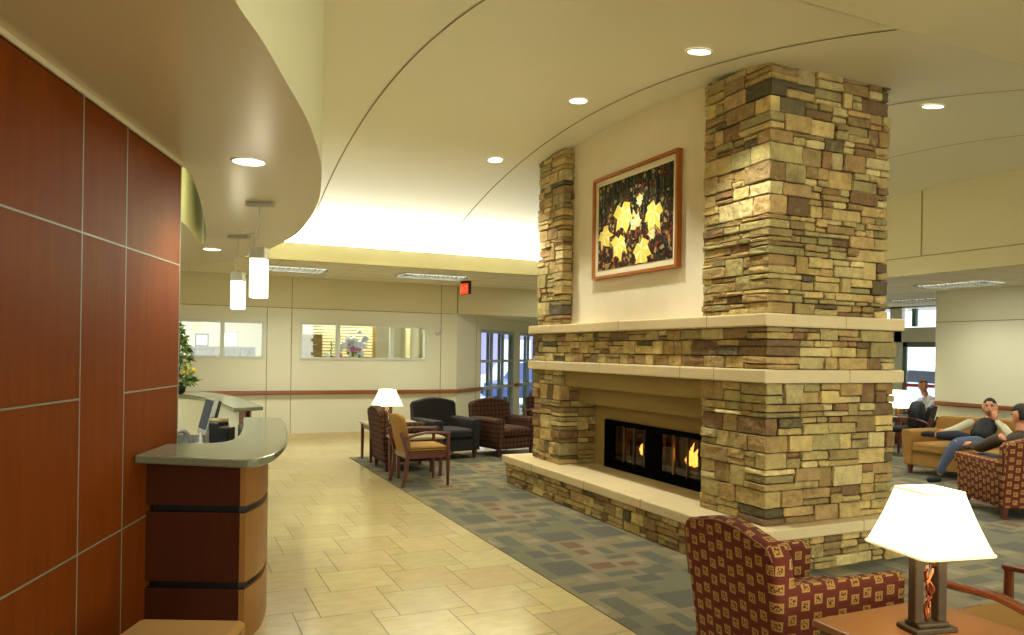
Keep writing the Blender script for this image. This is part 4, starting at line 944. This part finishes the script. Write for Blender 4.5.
for k in range(10): a = k*.63; mb.tube([(0, 0, .1), (.06*cos(a), .06*sin(a), .4), (.1*cos(a), .1*sin(a), .68)], .004, 5)
mb.build('stem', M['green'], PL)
mb = MB(); blobs(mb, 5, .022, .035, .1, -.12, .28, .10, .06, .12); mb.build('yellow_flower', M['yellow'], PL, True)

# ------------------------------------------------------------ furniture builders (front of a seat looks to local -y)
def leg_at(par, x, y, z1, w_=.045, m_=None, tp=.7, dx=0, dy=0, name='leg'):
    mb = MB(); a = w_/2; b = a*tp; P = [(x+dx-b, y+dy-b, 0), (x+dx+b, y+dy-b, 0), (x+dx+b, y+dy+b, 0), (x+dx-b, y+dy+b, 0), (x-a, y-a, z1), (x+a, y-a, z1), (x+a, y+a, z1), (x-a, y+a, z1)]
    mb.hexa(P); return mb.build(name, m_ or M['legwood'], par)
def outline_extrude(mb, pts, y0, y1, r, T=None, seg=3):
    """pts in xz; a cushion slab with rounded rims"""
    t = bmesh.new(); a = [t.verts.new((x, y0, z)) for x, z in pts]; b = [t.verts.new((x, y1, z)) for x, z in pts]; n_ = len(pts)
    t.faces.new(a); t.faces.new(b[::-1])
    for i in range(n_): t.faces.new((a[(i+1) % n_], a[i], b[i], b[(i+1) % n_]))
    bmesh.ops.recalc_face_normals(t, faces=t.faces[:])
    es = [e for e in t.edges if abs(e.verts[0].co.y-e.verts[1].co.y) < 1e-6]
    bmesh.ops.bevel(t, geom=es, offset=r, segments=seg, profile=.5, affect='EDGES'); mb.merge(t, T)
def armchair(loc, rz, label, fab, group=None, W=.78, Dp=.80, H=.84, name='armchair', arm_h=.60, crown=.055, bt=.12, af=.01, fl=1.0, at=.135):
    t = empty(name, loc, rz, label, 'armchair', group); hw_ = W/2
    for sx_ in (-1, 1):
        for sy_ in (-1, 1): leg_at(t, sx_*(hw_-.07), sy_*(Dp/2-.08), .13, .06, tp=.6)
    mb = MB(); mb.rbox(-hw_+.02, hw_-.02, -Dp/2+.03, Dp/2-.03, .12, .31, .02, 2); mb.build('seat_base', fab, t, True)
    mb = MB(); mb.rbox(-hw_+.13, hw_-.13, -Dp/2, Dp/2-.17, .31, .45, .04, 3, puff=.02); mb.build('seat_cushion', fab, t, True)
    for s_ in (-1, 1):
        # arm: outward flaring slab with a padded top
        P = [(s_*(hw_-at+.005), .13), (s_*(hw_-.015), .13), (s_*(hw_-.005), .40), (s_*(hw_+.03*fl), arm_h-.06), (s_*(hw_+.035*fl), arm_h-.02), (s_*(hw_+.01*fl-.012*(1-fl)), arm_h), (s_*(hw_-at+.03), arm_h), (s_*(hw_-at), arm_h-.03), (s_*(hw_-at+.005), .45)]
        mb = MB(); outline_extrude(mb, P, -Dp/2+af, Dp/2-.06, .018); mb.build('arm', fab, t, True)
    pts = [(-hw_+.02, .14), (hw_-.02, .14), (hw_+.0, .50), (hw_-.0, H-.09), (hw_-.035, H-.04)]
    n_ = 10
    for i in range(n_+1): u = 1-2*i/n_; pts.append((u*(hw_-.09), H-.035+crown*cos(u*pi/2)*.8+.01))
    pts += [(-hw_+.035, H-.04), (-hw_, H-.09), (-hw_, .50)]
    rake = Matrix(((1, 0, 0, 0), (0, 1, .13, -.13*.2), (0, 0, 1, 0), (0, 0, 0, 1)))
    mb = MB(); outline_extrude(mb, pts, Dp/2-.03-bt, Dp/2-.03, .035, rake, 4); bk_ = mb.build('backrest', fab, t, True)
    mb = MB(); P = [rake @ Vector((x, Dp/2-.036, z)) for x, z in pts[2:-1]]; P = [Vector((p.x*.975, p.y, p.z-.012)) for p in P]; mb.tube(P, .004, 6); mb.build('piping', M['cordp'], bk_)
    return t
def wood_chair(loc, rz, label, fab, group=None, W=.60, Dp=.60, aw=None):
    t = empty('wooden_armchair', loc, rz, label, 'chair', group); hw_ = W/2; wd = aw or M['legwood']
    mb = MB(); mb.rbox(-hw_+.04, hw_-.04, -Dp/2+.02, Dp/2-.06, .40, .48, .03, 3, puff=.015); mb.build('seat', fab, t, True)
    rake = Matrix(((1, 0, 0, 0), (0, 1, .22, -.22*.45), (0, 0, 1, 0), (0, 0, 0, 1)))
    pts = [(-hw_+.05, .36), (hw_-.05, .36), (hw_-.05, .80), (hw_-.09, .85), (0, .87), (-hw_+.09, .85), (-hw_+.05, .80)]
    mb = MB(); outline_extrude(mb, pts, Dp/2-.12, Dp/2-.05, .022, rake); mb.build('backrest', fab, t, True)
    mb = MB(); mb.box(-hw_+.03, hw_-.03, -Dp/2+.03, -Dp/2+.055, .34, .40); mb.box(-hw_+.03, -hw_+.055, -Dp/2+.03, Dp/2-.05, .34, .40); mb.box(hw_-.055, hw_-.03, -Dp/2+.03, Dp/2-.05, .34, .40); mb.box(-hw_+.03, hw_-.03, Dp/2-.08, Dp/2-.05, .34, .40); mb.build('seat_rail', wd, t)
    for s_ in (-1, 1):
        x = s_*(hw_-.02)
        mb = MB(); mb.sweep([(x, -Dp/2+.03, 0), (x, -Dp/2+.03, .35), (x, -Dp/2+.03, .63)], [.03, .042, .036], [.03, .045, .036], (1, 0, 0)); mb.build('leg', wd, t)
        mb = MB(); mb.sweep(spline([(x, Dp/2+.0, 0), (x, Dp/2-.045, .22), (x, Dp/2-.05, .42), (x, Dp/2+.03, .66)], 4), .034, .045, (1, 0, 0)); mb.build('leg', wd, t)
        mb = MB(); mb.sweep(spline([(x, Dp/2+.0, .56), (x, Dp/2-.09, .61), (x, Dp/2-.24, .645), (x, -.02, .65), (x, -Dp/2+.01, .635)], 5), .05, .03, (1, 0, 0)); mb.build('arm', wd, t)
    return t
def side_table(loc, rz, label, W, Dp, H, topm, group=None, shelf=False):
    t = empty('side_table', loc, rz, label, 'table', group)
    mb = MB(); mb.rbox(-W/2, W/2, -Dp/2, Dp/2, H-.03, H, .006, 2); mb.build('tabletop', topm, t)
    mb = MB(); i_ = .04; mb.box(-W/2+i_, W/2-i_, -Dp/2+i_, -Dp/2+i_+.02, H-.10, H-.03); mb.box(-W/2+i_, W/2-i_, Dp/2-i_-.02, Dp/2-i_, H-.10, H-.03); mb.box(-W/2+i_, -W/2+i_+.02, -Dp/2+i_, Dp/2-i_, H-.10, H-.03); mb.box(W/2-i_-.02, W/2-i_, -Dp/2+i_, Dp/2-i_, H-.10, H-.03); mb.build('apron', M['legwood'], t)
    for sx_ in (-1, 1):
        for sy_ in (-1, 1): leg_at(t, sx_*(W/2-.045), sy_*(Dp/2-.045), H-.03, .045, tp=.75)
    return t
def table_lamp(loc, rz, label, base_h=.32, sb=.37, st=.20, sh_h=.24, shape='square'):
    t = empty('table_lamp', loc, rz, label, 'lamp')
    mb = MB(); mb.rbox(-.10, .10, -.055, .055, 0, .02, .004, 1); mb.rbox(-.075, .075, -.04, .04, .02, .035, .004, 1); mb.build('base', M['iron'], t)
    for s_ in (-1, 1):
        mb = MB(); mb.rbox(s_*.055-.021, s_*.055+.021, -.02, .02, .035, base_h+.04, .003, 1); mb.build('post', M['iron'], t)
    mb = MB(); mb.tube(spline([(0, 0, .035), (-.012, 0, .10), (.02, -.01, .16), (-.01, .0, .22), (.012, 0, .28), (0, 0, base_h+.04)], 5), .007, 8); mb.tube(spline([(.0, 0, .06), (.022, .012, .12), (-.015, -.012, .18), (.028, 0, .24), (.03, 0, .27)], 5), .006, 8); mb.build('scroll', M['copper'], t)
    mb = MB(); mb.tube([(0, 0, base_h+.035), (0, 0, base_h+.12)], .012, 10); mb.rbox(-.08, .08, -.022, .022, base_h+.035, base_h+.05, .003, 1); mb.build('socket', M['iron'], t)
    # shade: rounded-square frustum, open underneath
    def ring(h, z):
        P = []; r = .22*h
        for cxs, cys, a0_ in ((1, 1, 0), (-1, 1, 90), (-1, -1, 180), (1, -1, 270)):
            for k in range(5): a = radians(a0_+k*22.5); P.append((cxs*(h-r)+r*cos(a), cys*(h-r)+r*sin(a), z))
        return P
    z0 = base_h; z1 = base_h+sh_h; mb = MB(); rg = []
    for k in range(9):
        u = k/8; h = (sb/2)*(1-u)+(st/2)*u-.004*sin(pi*u); rg.append([mb.bm.verts.new(p) for p in ring(h, z0+(z1-z0)*u)])
    for a, b in zip(rg, rg[1:]):
        for i in range(20): mb.bm.faces.new((a[i], a[(i+1) % 20], b[(i+1) % 20], b[i]))
    o = mb.build('lamp_shade', M['shade'], t, fix=False); sm = o.modifiers.new('s', 'SOLIDIFY'); sm.thickness = .004
    for h, z in ((sb/2+.001, z0+.004), (st/2+.001, z1-.004)):
        mb = MB(); P = ring(h, z); P.append(P[0]); mb.tube(P, .0045, 6); mb.build('shade_trim', M['shadetrim'], o)
    mb = MB(); mb.lathe([(.012, 0), (.03, .03), (.034, .06), (.02, .09)], (0, 0, base_h+.10), 14); mb.build('bulb', M['glow'], t)
    light('lamp_bulb_light', 'POINT', (loc[0], loc[1], loc[2]+base_h+.15), 4, WARMW, shadow_soft_size=.05)
    return t
# ---- foreground seats on the right
armchair((2.90, 2.84, .006), radians(90)+radians(-4), 'burgundy armchair with gold squares in the foreground, seen from behind', M['fab'], W=.70, Dp=.80, H=.83, bt=.125, af=.05, fl=0.0, arm_h=.615, at=.085)
side_table((2.79, 2.02, .006), radians(0), 'reddish wood side table in the lower right corner under the big lamp', .70, .56, .555, M['tablewood'])
table_lamp((2.785, 2.035, .561), radians(-11), 'large foreground table lamp with square white shade on bronze posts', base_h=.325, sb=.344, st=.185, sh_h=.24)
wood_chair((3.45, 2.03, .006), radians(180), 'tan seat wooden armchair at the right frame edge behind the big lamp', M['tan'], aw=M['armwood'])
# bench in the lower left
bn = empty('upholstered_bench', (.03, 3.42, 0), -YAW, 'low tan bench cushion in the lower left corner by the wood wall', 'bench')
mb = MB(); mb.rbox(-.245, .235, -.35, .23, .33, .438, .03, 3, puff=.006); mb.build('seat_cushion', M['tan'], bn, True)
mb = MB(); mb.box(-.2, .2, -.32, .19, .27, .33); mb.build('frame', M['legwood'], bn)
for sx_ in (-1, 1):
    for y in (-.3, .17): leg_at(bn, sx_*.18, y, .27, .04)

# ---- far group on the left
wood_chair((2.86, 8.93, .006), radians(90), 'tan upholstered wooden armchair nearest in the far seating group', M['tan'])
side_table((2.98, 9.50, .006), 0, 'small pale-topped side table between the tan chair and the burgundy armchair', .66, .46, .52, M['laminate'])
armchair((3.02, 10.16, .006), radians(90), 'brown grid-patterned armchair seen from behind beside the far lamp', M['fab2'], W=.70, Dp=.80, H=.86)
side_table((3.05, 11.0, .006), 0, 'pale-topped side table carrying the far lamp', .80, .62, .56, M['laminate'])
table_lamp((3.0, 11.0, .566), radians(0), 'smaller white-shaded table lamp in the far seating group', base_h=.25, sb=.40, st=.21, sh_h=.24)
armchair((3.93, 11.0, .006), radians(12), 'charcoal armchair in the far seating group', M['dark'], W=.80, Dp=.80, H=.88)
armchair((4.93, 11.05, .006), radians(14), 'brown patterned armchair facing the camera, right of the charcoal one', M['fab2'], W=.80, Dp=.80, H=.86)
wood_chair((6.08, 11.75, .006), radians(12), 'dark patterned wooden armchair half hidden by the fireplace', M['fab2'])
# ---- right group
armchair((8.27, 5.04, .006), radians(153), 'burgundy gold-square armchair at the right edge, holding the man in the brown jacket', M['fab'], W=.80, Dp=.86, H=.84)
sf = empty('sofa', (10.02, 6.45, .006), radians(-90), 'tan upholstered sofa at the right, seating the man with glasses', 'sofa')
SW, SD = 2.0, .84
for sx_ in (-1, 1):
    for sy_ in (-1, 1): leg_at(sf, sx_*(SW/2-.08), sy_*(SD/2-.08), .13, .06, tp=.6)
mb = MB(); mb.rbox(-SW/2+.02, SW/2-.02, -SD/2+.03, SD/2-.03, .12, .31, .02, 2); mb.build('seat_base', M['tan'], sf, True)
for a, b in ((-SW/2+.15, 0), (0, SW/2-.15)):
    mb = MB(); mb.rbox(a, b, -SD/2, SD/2-.17, .31, .45, .04, 3, puff=.02); mb.build('seat_cushion', M['tan'], sf, True)
for s_ in (-1, 1):
    P = [(s_*(SW/2-.15), .13), (s_*(SW/2-.015), .13), (s_*(SW/2), .40), (s_*(SW/2+.03), .56), (s_*(SW/2+.01), .62), (s_*(SW/2-.12), .62), (s_*(SW/2-.155), .58), (s_*(SW/2-.15), .45)]
    mb = MB(); outline_extrude(mb, P, -SD/2+.01, SD/2-.06, .02); mb.build('arm', M['tan'], sf, True)
pts = [(-SW/2+.02, .14), (SW/2-.02, .14), (SW/2, .74), (SW/2-.06, .80), (0, .83), (-SW/2+.06, .80), (-SW/2, .74)]
rake = Matrix(((1, 0, 0, 0), (0, 1, .13, -.026), (0, 0, 1, 0), (0, 0, 0, 1))); mb = MB(); outline_extrude(mb, pts, SD/2-.2, SD/2-.03, .035, rake, 4); mb.build('backrest', M['tan'], sf, True)
# chair with jacket and the lamp by the entrance
wood_chair((11.38, 8.64, .006), radians(205), 'dark chair beyond the sofa under the black jacket', M['dark'])
mb = MB(); pts = [(-.30, .36), (.30, .36), (.31, .76), (.22, .88), (.1, .92), (-.1, .92), (-.22, .87), (-.31, .74)]
outline_extrude(mb, pts, .12, .28, .05); o = tag(mb.build('jacket', M['jacket'], smooth=True), 'black jacket hung over the chair back beyond the sofa', 'jacket'); o.location = (11.50, 8.40, .006); o.rotation_euler = (0, 0, radians(25))
side_table((12.42, 9.72, .006), 0, 'small side table with a lamp right of the fireplace', .5, .5, .55, M['laminate'])
table_lamp((12.42, 9.72, .561), 0, 'white-shaded lamp partly hidden by the fireplace, before the entrance', base_h=.16, sb=.46, st=.27, sh_h=.32)

# ------------------------------------------------------------ people
def skinned(name, chains, parent, m_, sub=2):
    """chains: list of [(co, r), ...]; the first point of the first chain is the root. A chain may start with an int index of an existing vertex"""
    vs = []; es = []; rs = []
    for ch in chains:
        prev = None
        for p in ch:
            if isinstance(p, int): prev = p; continue
            vs.append(p[0]); rs.append(p[1]); i = len(vs)-1
            if prev is not None: es.append((prev, i))
            prev = i
    me = bpy.data.meshes.new(name); me.from_pydata(vs, es, []); o = bpy.data.objects.new(name, me); C.objects.link(o)
    md = o.modifiers.new('skin', 'SKIN'); md.use_smooth_shade = True
    for i, r in enumerate(rs):
        sv = me.skin_vertices[0].data[i]; r = r if isinstance(r, tuple) else (r, r); sv.radius = r
    me.skin_vertices[0].data[0].use_root = True
    s_ = o.modifiers.new('sub', 'SUBSURF'); s_.levels = sub; s_.render_levels = sub
    dg = bpy.context.evaluated_depsgraph_get(); dg.update(); me2 = bpy.data.meshes.new_from_object(o.evaluated_get(dg)); bpy.data.objects.remove(o)
    me2.materials.clear(); me2.materials.append(m_); q = bpy.data.objects.new(name, me2); C.objects.link(q)
    for p in me2.polygons: p.use_smooth = True
    if parent is not None: q.parent = parent
    return q
def head(mb, c, T, mi=0, s=1.0):
    t = bmesh.new(); bmesh.ops.create_uvsphere(t, u_segments=22, v_segments=16, radius=1)
    for v in t.verts:
        x, y, z = v.co; zz = z*.118*s; w_ = .076*s*(1-.18*max(0, -z)**1.5); d_ = .096*s*(1-.10*max(0, -z))
        v.co = Vector((x*w_, y*d_-(.008*s if z < -.3 and y < 0 else 0), zz))
        if y < -.72 and -.25 < z < .12 and abs(x) < .22: v.co.y -= .022*s*(1-abs(x)/.22)*(1 if z < 0 else .6)       # nose
        if y < -.75 and .08 < z < .3 and .2 < abs(x) < .6: v.co.y += .007*s                                     # eye sockets
        if y < -.75 and -.62 < z < -.42 and abs(x) < .4: v.co.y -= .004*s
        if abs(x) > .93 and abs(z) < .28 and abs(y) < .35: v.co.x *= 1.14                                        # ears
    mb.merge(t, T @ Matrix.Identity(4), mi)
def build_body(mb, par, chains):
    for ch in chains: mb.tube([c for c, r in ch], [(r if not isinstance(r, tuple) else min(r))*.56 for c, r in ch], 12)
    o = mb.build('tmp', M['skin'], None, True)
    for m_ in list(o.modifiers): o.modifiers.remove(m_)
    md = o.modifiers.new('r', 'REMESH'); md.mode = 'VOXEL'; md.voxel_size = .0065; md.use_smooth_shade = True
    dg = bpy.context.evaluated_depsgraph_get(); dg.update(); me = bpy.data.meshes.new_from_object(o.evaluated_get(dg)); bpy.data.objects.remove(o)
    me.materials.clear(); me.materials.append(M['skin']); q = bpy.data.objects.new('body', me); C.objects.link(q); q.parent = par
    for p in me.polygons: p.use_smooth = True
    return q
def hands(mb, wrist, dirv, palmn, s=1.0, curl=.4):
    """a small five-fingered hand added to a mesh"""
    d = Vector(dirv).normalized(); n = Vector(palmn).normalized(); n = (n-d*n.dot(d)).normalized(); sd = d.cross(n); W_ = Vector(wrist)
    mb.tube([W_, W_+d*.03*s, W_+d*.085*s], [.026*s, .036*s, .034*s], 8)
    for k, (o_, L_) in enumerate(((-.03, .062), (-.010, .075), (.011, .070), (.030, .055))):
        b0 = W_+d*.075*s+sd*o_*s; p1 = b0+(d*cos(curl*.5)+n*sin(curl*.5))*L_*.5*s; p2 = p1+(d*cos(curl*1.6)+n*sin(curl*1.6))*L_*.5*s
        mb.tube([b0, p1, p2], [.010*s, .009*s, .007*s], 6)
    b0 = W_+d*.025*s-sd*.026*s; mb.tube([b0, b0+(d*.5-sd*.8+n*.3).normalized()*.032*s, b0+(d*.9-sd*.75+n*.5).normalized()*.06*s], [.012*s, .011*s, .008*s], 6)
def face_bits(par, T, s, hairm, bald=False, beard=False, glasses=False):
    mb = MB(); t = bmesh.new(); bmesh.ops.create_uvsphere(t, u_segments=22, v_segments=14, radius=1)
    kill = [v for v in t.verts if not ((v.co.z > .42 and v.co.y > -.82) or (v.co.y > .12 and v.co.z > -.45))]
    bmesh.ops.delete(t, geom=kill, context='VERTS')
    for v in t.verts: v.co = Vector((v.co.x*.084*s, v.co.y*.105*s, v.co.z*.127*s))
    mb.merge(t, T); h = mb.build('hair', hairm, par, True); sm = h.modifiers.new('s', 'SOLIDIFY'); sm.thickness = .008
    mb = MB()
    for x in (-.03, .03):
        t = bmesh.new(); bmesh.ops.create_icosphere(t, subdivisions=2, radius=.011*s); mb.merge(t, T @ Matrix.Translation((x*s, -.083*s, .018*s)))
    mb.build('eyes', M['plastic'], par, True)
    mb = MB(); mb.rbox(-.024*s, .024*s, -.004, .004, -.004, .004, .002, 1, T @ Matrix.Translation((0, -.091*s, -.058*s))); mb.build('mouth', mat('lips', (150, 80, 66), .5), par)
    if glasses:
        mb = MB()
        for x in (-.032, .032):
            P = [T @ Vector((x*s+.024*s*cos(a), -.100*s, .018*s+.018*s*sin(a))) for a in [k*pi/6 for k in range(13)]]; mb.tube(P, .0022, 5)
        mb.tube([T @ Vector((-.01*s, -.102*s, .02*s)), T @ Vector((.01*s, -.102*s, .02*s))], .002, 5)
        for x in (-1, 1): mb.tube([T @ Vector((x*.056*s, -.098*s, .02*s)), T @ Vector((x*.082*s, 0, .02*s))], .002, 5)
        mb.build('glasses', M['plastic'], par)
# man 1: reclining on the sofa, facing -X, legs stretched and crossed, hand at his cheek
p1 = empty('person', (10.02, 6.55, .0), 0, 'person with glasses and black vest leaning back on the tan sofa', 'person')
Th = Matrix.Translation((.06, -.05, 1.00)) @ Matrix.Rotation(radians(-62), 4, 'Z') @ Matrix.Rotation(radians(-8), 4, 'X')
body = MB(); head(body, None, Th, 0, 1.04)
body.tube([(.07, -.05, .82), (.065, -.05, .93)], [.062, .055], 12)
hands(body, (-.04, -.19, .86), (.05, .25, .95), (1, 0, 0), 1.0, .9); hands(body, (-.42, .26, .66), (-.8, .1, -.12), (0, 0, -1), 1.0, .7)
build_body(body, p1, [[((-.10, .0, .54), (.16, .15)), ((-.02, -.02, .66), (.16, .13)), ((.05, -.04, .79), (.17, .11)), ((.07, -.05, .86), (.07, .07))], [((.0, .13, .80), .065), ((-.22, .24, .68), .055), ((-.44, .26, .645), .04)], [((.0, -.22, .79), .065), ((-.04, -.42, .62), .055), ((-.04, -.20, .84), .038)], [((-.12, .10, .54), .10), ((-.42, .10, .62), .08), ((-.56, .22, .61), .055), ((-.60, .26, .61), .05)], [((-.12, -.08, .54), .10), ((-.58, -.02, .54), .082), ((-.66, .12, .20), .056), ((-.67, .14, .10), .052)]])
face_bits(p1, Th, 1.04, M['hair'], glasses=True)
skinned('torso', [[((-.10, .0, .54), (.16, .15)), ((-.02, -.02, .66), (.16, .13)), ((.05, -.04, .79), (.17, .11)), ((.07, -.05, .86), (.07, .07))]], p1, M['jacket'])
skinned('sleeve', [[((.0, .13, .80), .065), ((-.22, .24, .68), .055), ((-.44, .26, .645), .04)], ], p1, M['shirtc'])
skinned('sleeve', [[((.0, -.22, .79), .065), ((-.04, -.42, .62), .055), ((-.04, -.20, .84), .038)], ], p1, M['shirtc'])
skinned('trouser_leg', [[((-.12, .10, .54), .10), ((-.42, .10, .62), .08), ((-.56, .22, .61), .055), ((-.60, .26, .61), .05)]], p1, M['jeansd'])
skinned('trouser_leg', [[((-.12, -.08, .54), .10), ((-.58, -.02, .54), .082), ((-.66, .12, .20), .056), ((-.67, .14, .10), .052)]], p1, M['jeans'])
skinned('shoe', [[((-.60, .26, .61), .05), ((-.64, .32, .63), .042), ((-.70, .40, .61), .034)]], p1, M['jacket'])
skinned('shoe', [[((-.66, .13, .05), .045), ((-.75, .15, .045), .042), ((-.87, .17, .04), .034)]], p1, M['jacket'])
p2 = empty('person', (8.24, 4.98, 0), radians(-27), 'person in a brown-olive jacket slouched in the burgundy armchair at the right edge', 'person')
Th = Matrix.Translation((.0, -.02, 1.06)) @ Matrix.Rotation(radians(205), 4, 'Z') @ Matrix.Rotation(radians(10), 4, 'X')
body = MB(); head(body, None, Th, 0, 1.02); body.tube([(0, -.03, .90), (0, -.02, 1.0)], [.062, .055], 12); hands(body, (-.20, .52, .68), (-.4, .8, -.1), (0, 0, -1), 1, .7); hands(body, (.2, .5, .66), (.1, .9, -.1), (0, 0, -1), 1, .7)
build_body(body, p2, [[((0, .08, .52), (.19, .16)), ((0, .0, .68), (.20, .15)), ((0, -.05, .82), (.20, .13)), ((0, -.03, .91), (.085, .08))], [((-.20, -.04, .83), .08), ((-.32, .16, .69), .065), ((-.22, .48, .68), .045)], [((.20, -.04, .83), .08), ((.30, .16, .69), .065), ((.2, .46, .66), .045)], [((-.10, .10, .52), .10), ((-.14, .50, .54), .08), ((-.16, .66, .12), .055)], [((.12, .10, .52), .10), ((.16, .50, .54), .08), ((.18, .66, .12), .055)]]); face_bits(p2, Th, 1.02, M['hair'])
skinned('jacket_body', [[((0, .08, .52), (.19, .16)), ((0, .0, .68), (.20, .15)), ((0, -.05, .82), (.20, .13)), ((0, -.03, .91), (.085, .08))]], p2, M['jacketb'])
skinned('sleeve', [[((-.20, -.04, .83), .08), ((-.32, .16, .69), .065), ((-.22, .48, .68), .045)]], p2, M['jacketb'])
skinned('sleeve', [[((.20, -.04, .83), .08), ((.30, .16, .69), .065), ((.2, .46, .66), .045)]], p2, M['jacketb'])
skinned('trouser_leg', [[((-.10, .10, .52), .10), ((-.14, .50, .54), .08), ((-.16, .66, .12), .055)]], p2, M['jeansd'])
skinned('trouser_leg', [[((.12, .10, .52), .10), ((.16, .50, .54), .08), ((.18, .66, .12), .055)]], p2, M['jeansd'])
for x in (-.16, .18): skinned('shoe', [[((x, .66, .055), .045), ((x, .76, .045), .04), ((x, .88, .04), .034)]], p2, M['jacket'])
# person 3: in white by the entrance, seated, looking left
p3 = empty('person', (13.62, 10.05, 0), 0, 'person in a white shirt sitting by the entrance doors, looking left', 'person')
Th = Matrix.Translation((-.06, .02, 1.10)) @ Matrix.Rotation(radians(-45), 4, 'Z')
body = MB(); head(body, None, Th, 0, 1.05); body.tube([(-.02, 0, .92), (-.05, .02, 1.02)], [.06, .055], 12); hands(body, (-.42, .22, .70), (-.8, .5, 0), (0, 0, -1), 1, .6); hands(body, (-.36, -.1, .70), (-.8, .3, 0), (0, 0, -1), 1, .6)
build_body(body, p3, [[((.05, -.02, .50), (.16, .15)), ((.06, -.03, .70), (.18, .14)), ((.03, -.02, .84), (.18, .12)), ((-.01, 0, .92), (.07, .07))], [((.10, .14, .84), .07), ((-.12, .22, .66), .055), ((-.40, .22, .70), .04)], [((-.02, -.19, .84), .07), ((-.16, -.2, .66), .055), ((-.34, -.1, .70), .04)], [((.0, .08, .50), .10), ((-.40, .22, .52), .075), ((-.42, .24, .10), .055)], [((.0, -.1, .50), .10), ((-.42, -.06, .52), .075), ((-.44, -.06, .10), .055)]]); face_bits(p3, Th, 1.05, M['hairg'])
skinned('shirt', [[((.05, -.02, .50), (.16, .15)), ((.06, -.03, .70), (.18, .14)), ((.03, -.02, .84), (.18, .12)), ((-.01, 0, .92), (.07, .07))]], p3, M['shirtw'])
skinned('sleeve', [[((.10, .14, .84), .07), ((-.12, .22, .66), .055), ((-.40, .22, .70), .04)]], p3, M['shirtw'])
skinned('sleeve', [[((-.02, -.19, .84), .07), ((-.16, -.2, .66), .055), ((-.34, -.1, .70), .04)]], p3, M['shirtw'])
skinned('trouser_leg', [[((.0, .08, .50), .10), ((-.40, .22, .52), .075), ((-.42, .24, .10), .055)]], p3, M['jeansd'])
skinned('trouser_leg', [[((.0, -.1, .50), .10), ((-.42, -.06, .52), .075), ((-.44, -.06, .10), .055)]], p3, M['jeansd'])
for y in (.24, -.06): skinned('shoe', [[((-.42, y, .05), .045), ((-.54, y+.04, .045), .042), ((-.64, y+.06, .04), .034)]], p3, M['jacket'])
wood_chair((13.68, 10.03, 0), radians(-75), 'dark chair under the person in the white shirt', M['dark'])
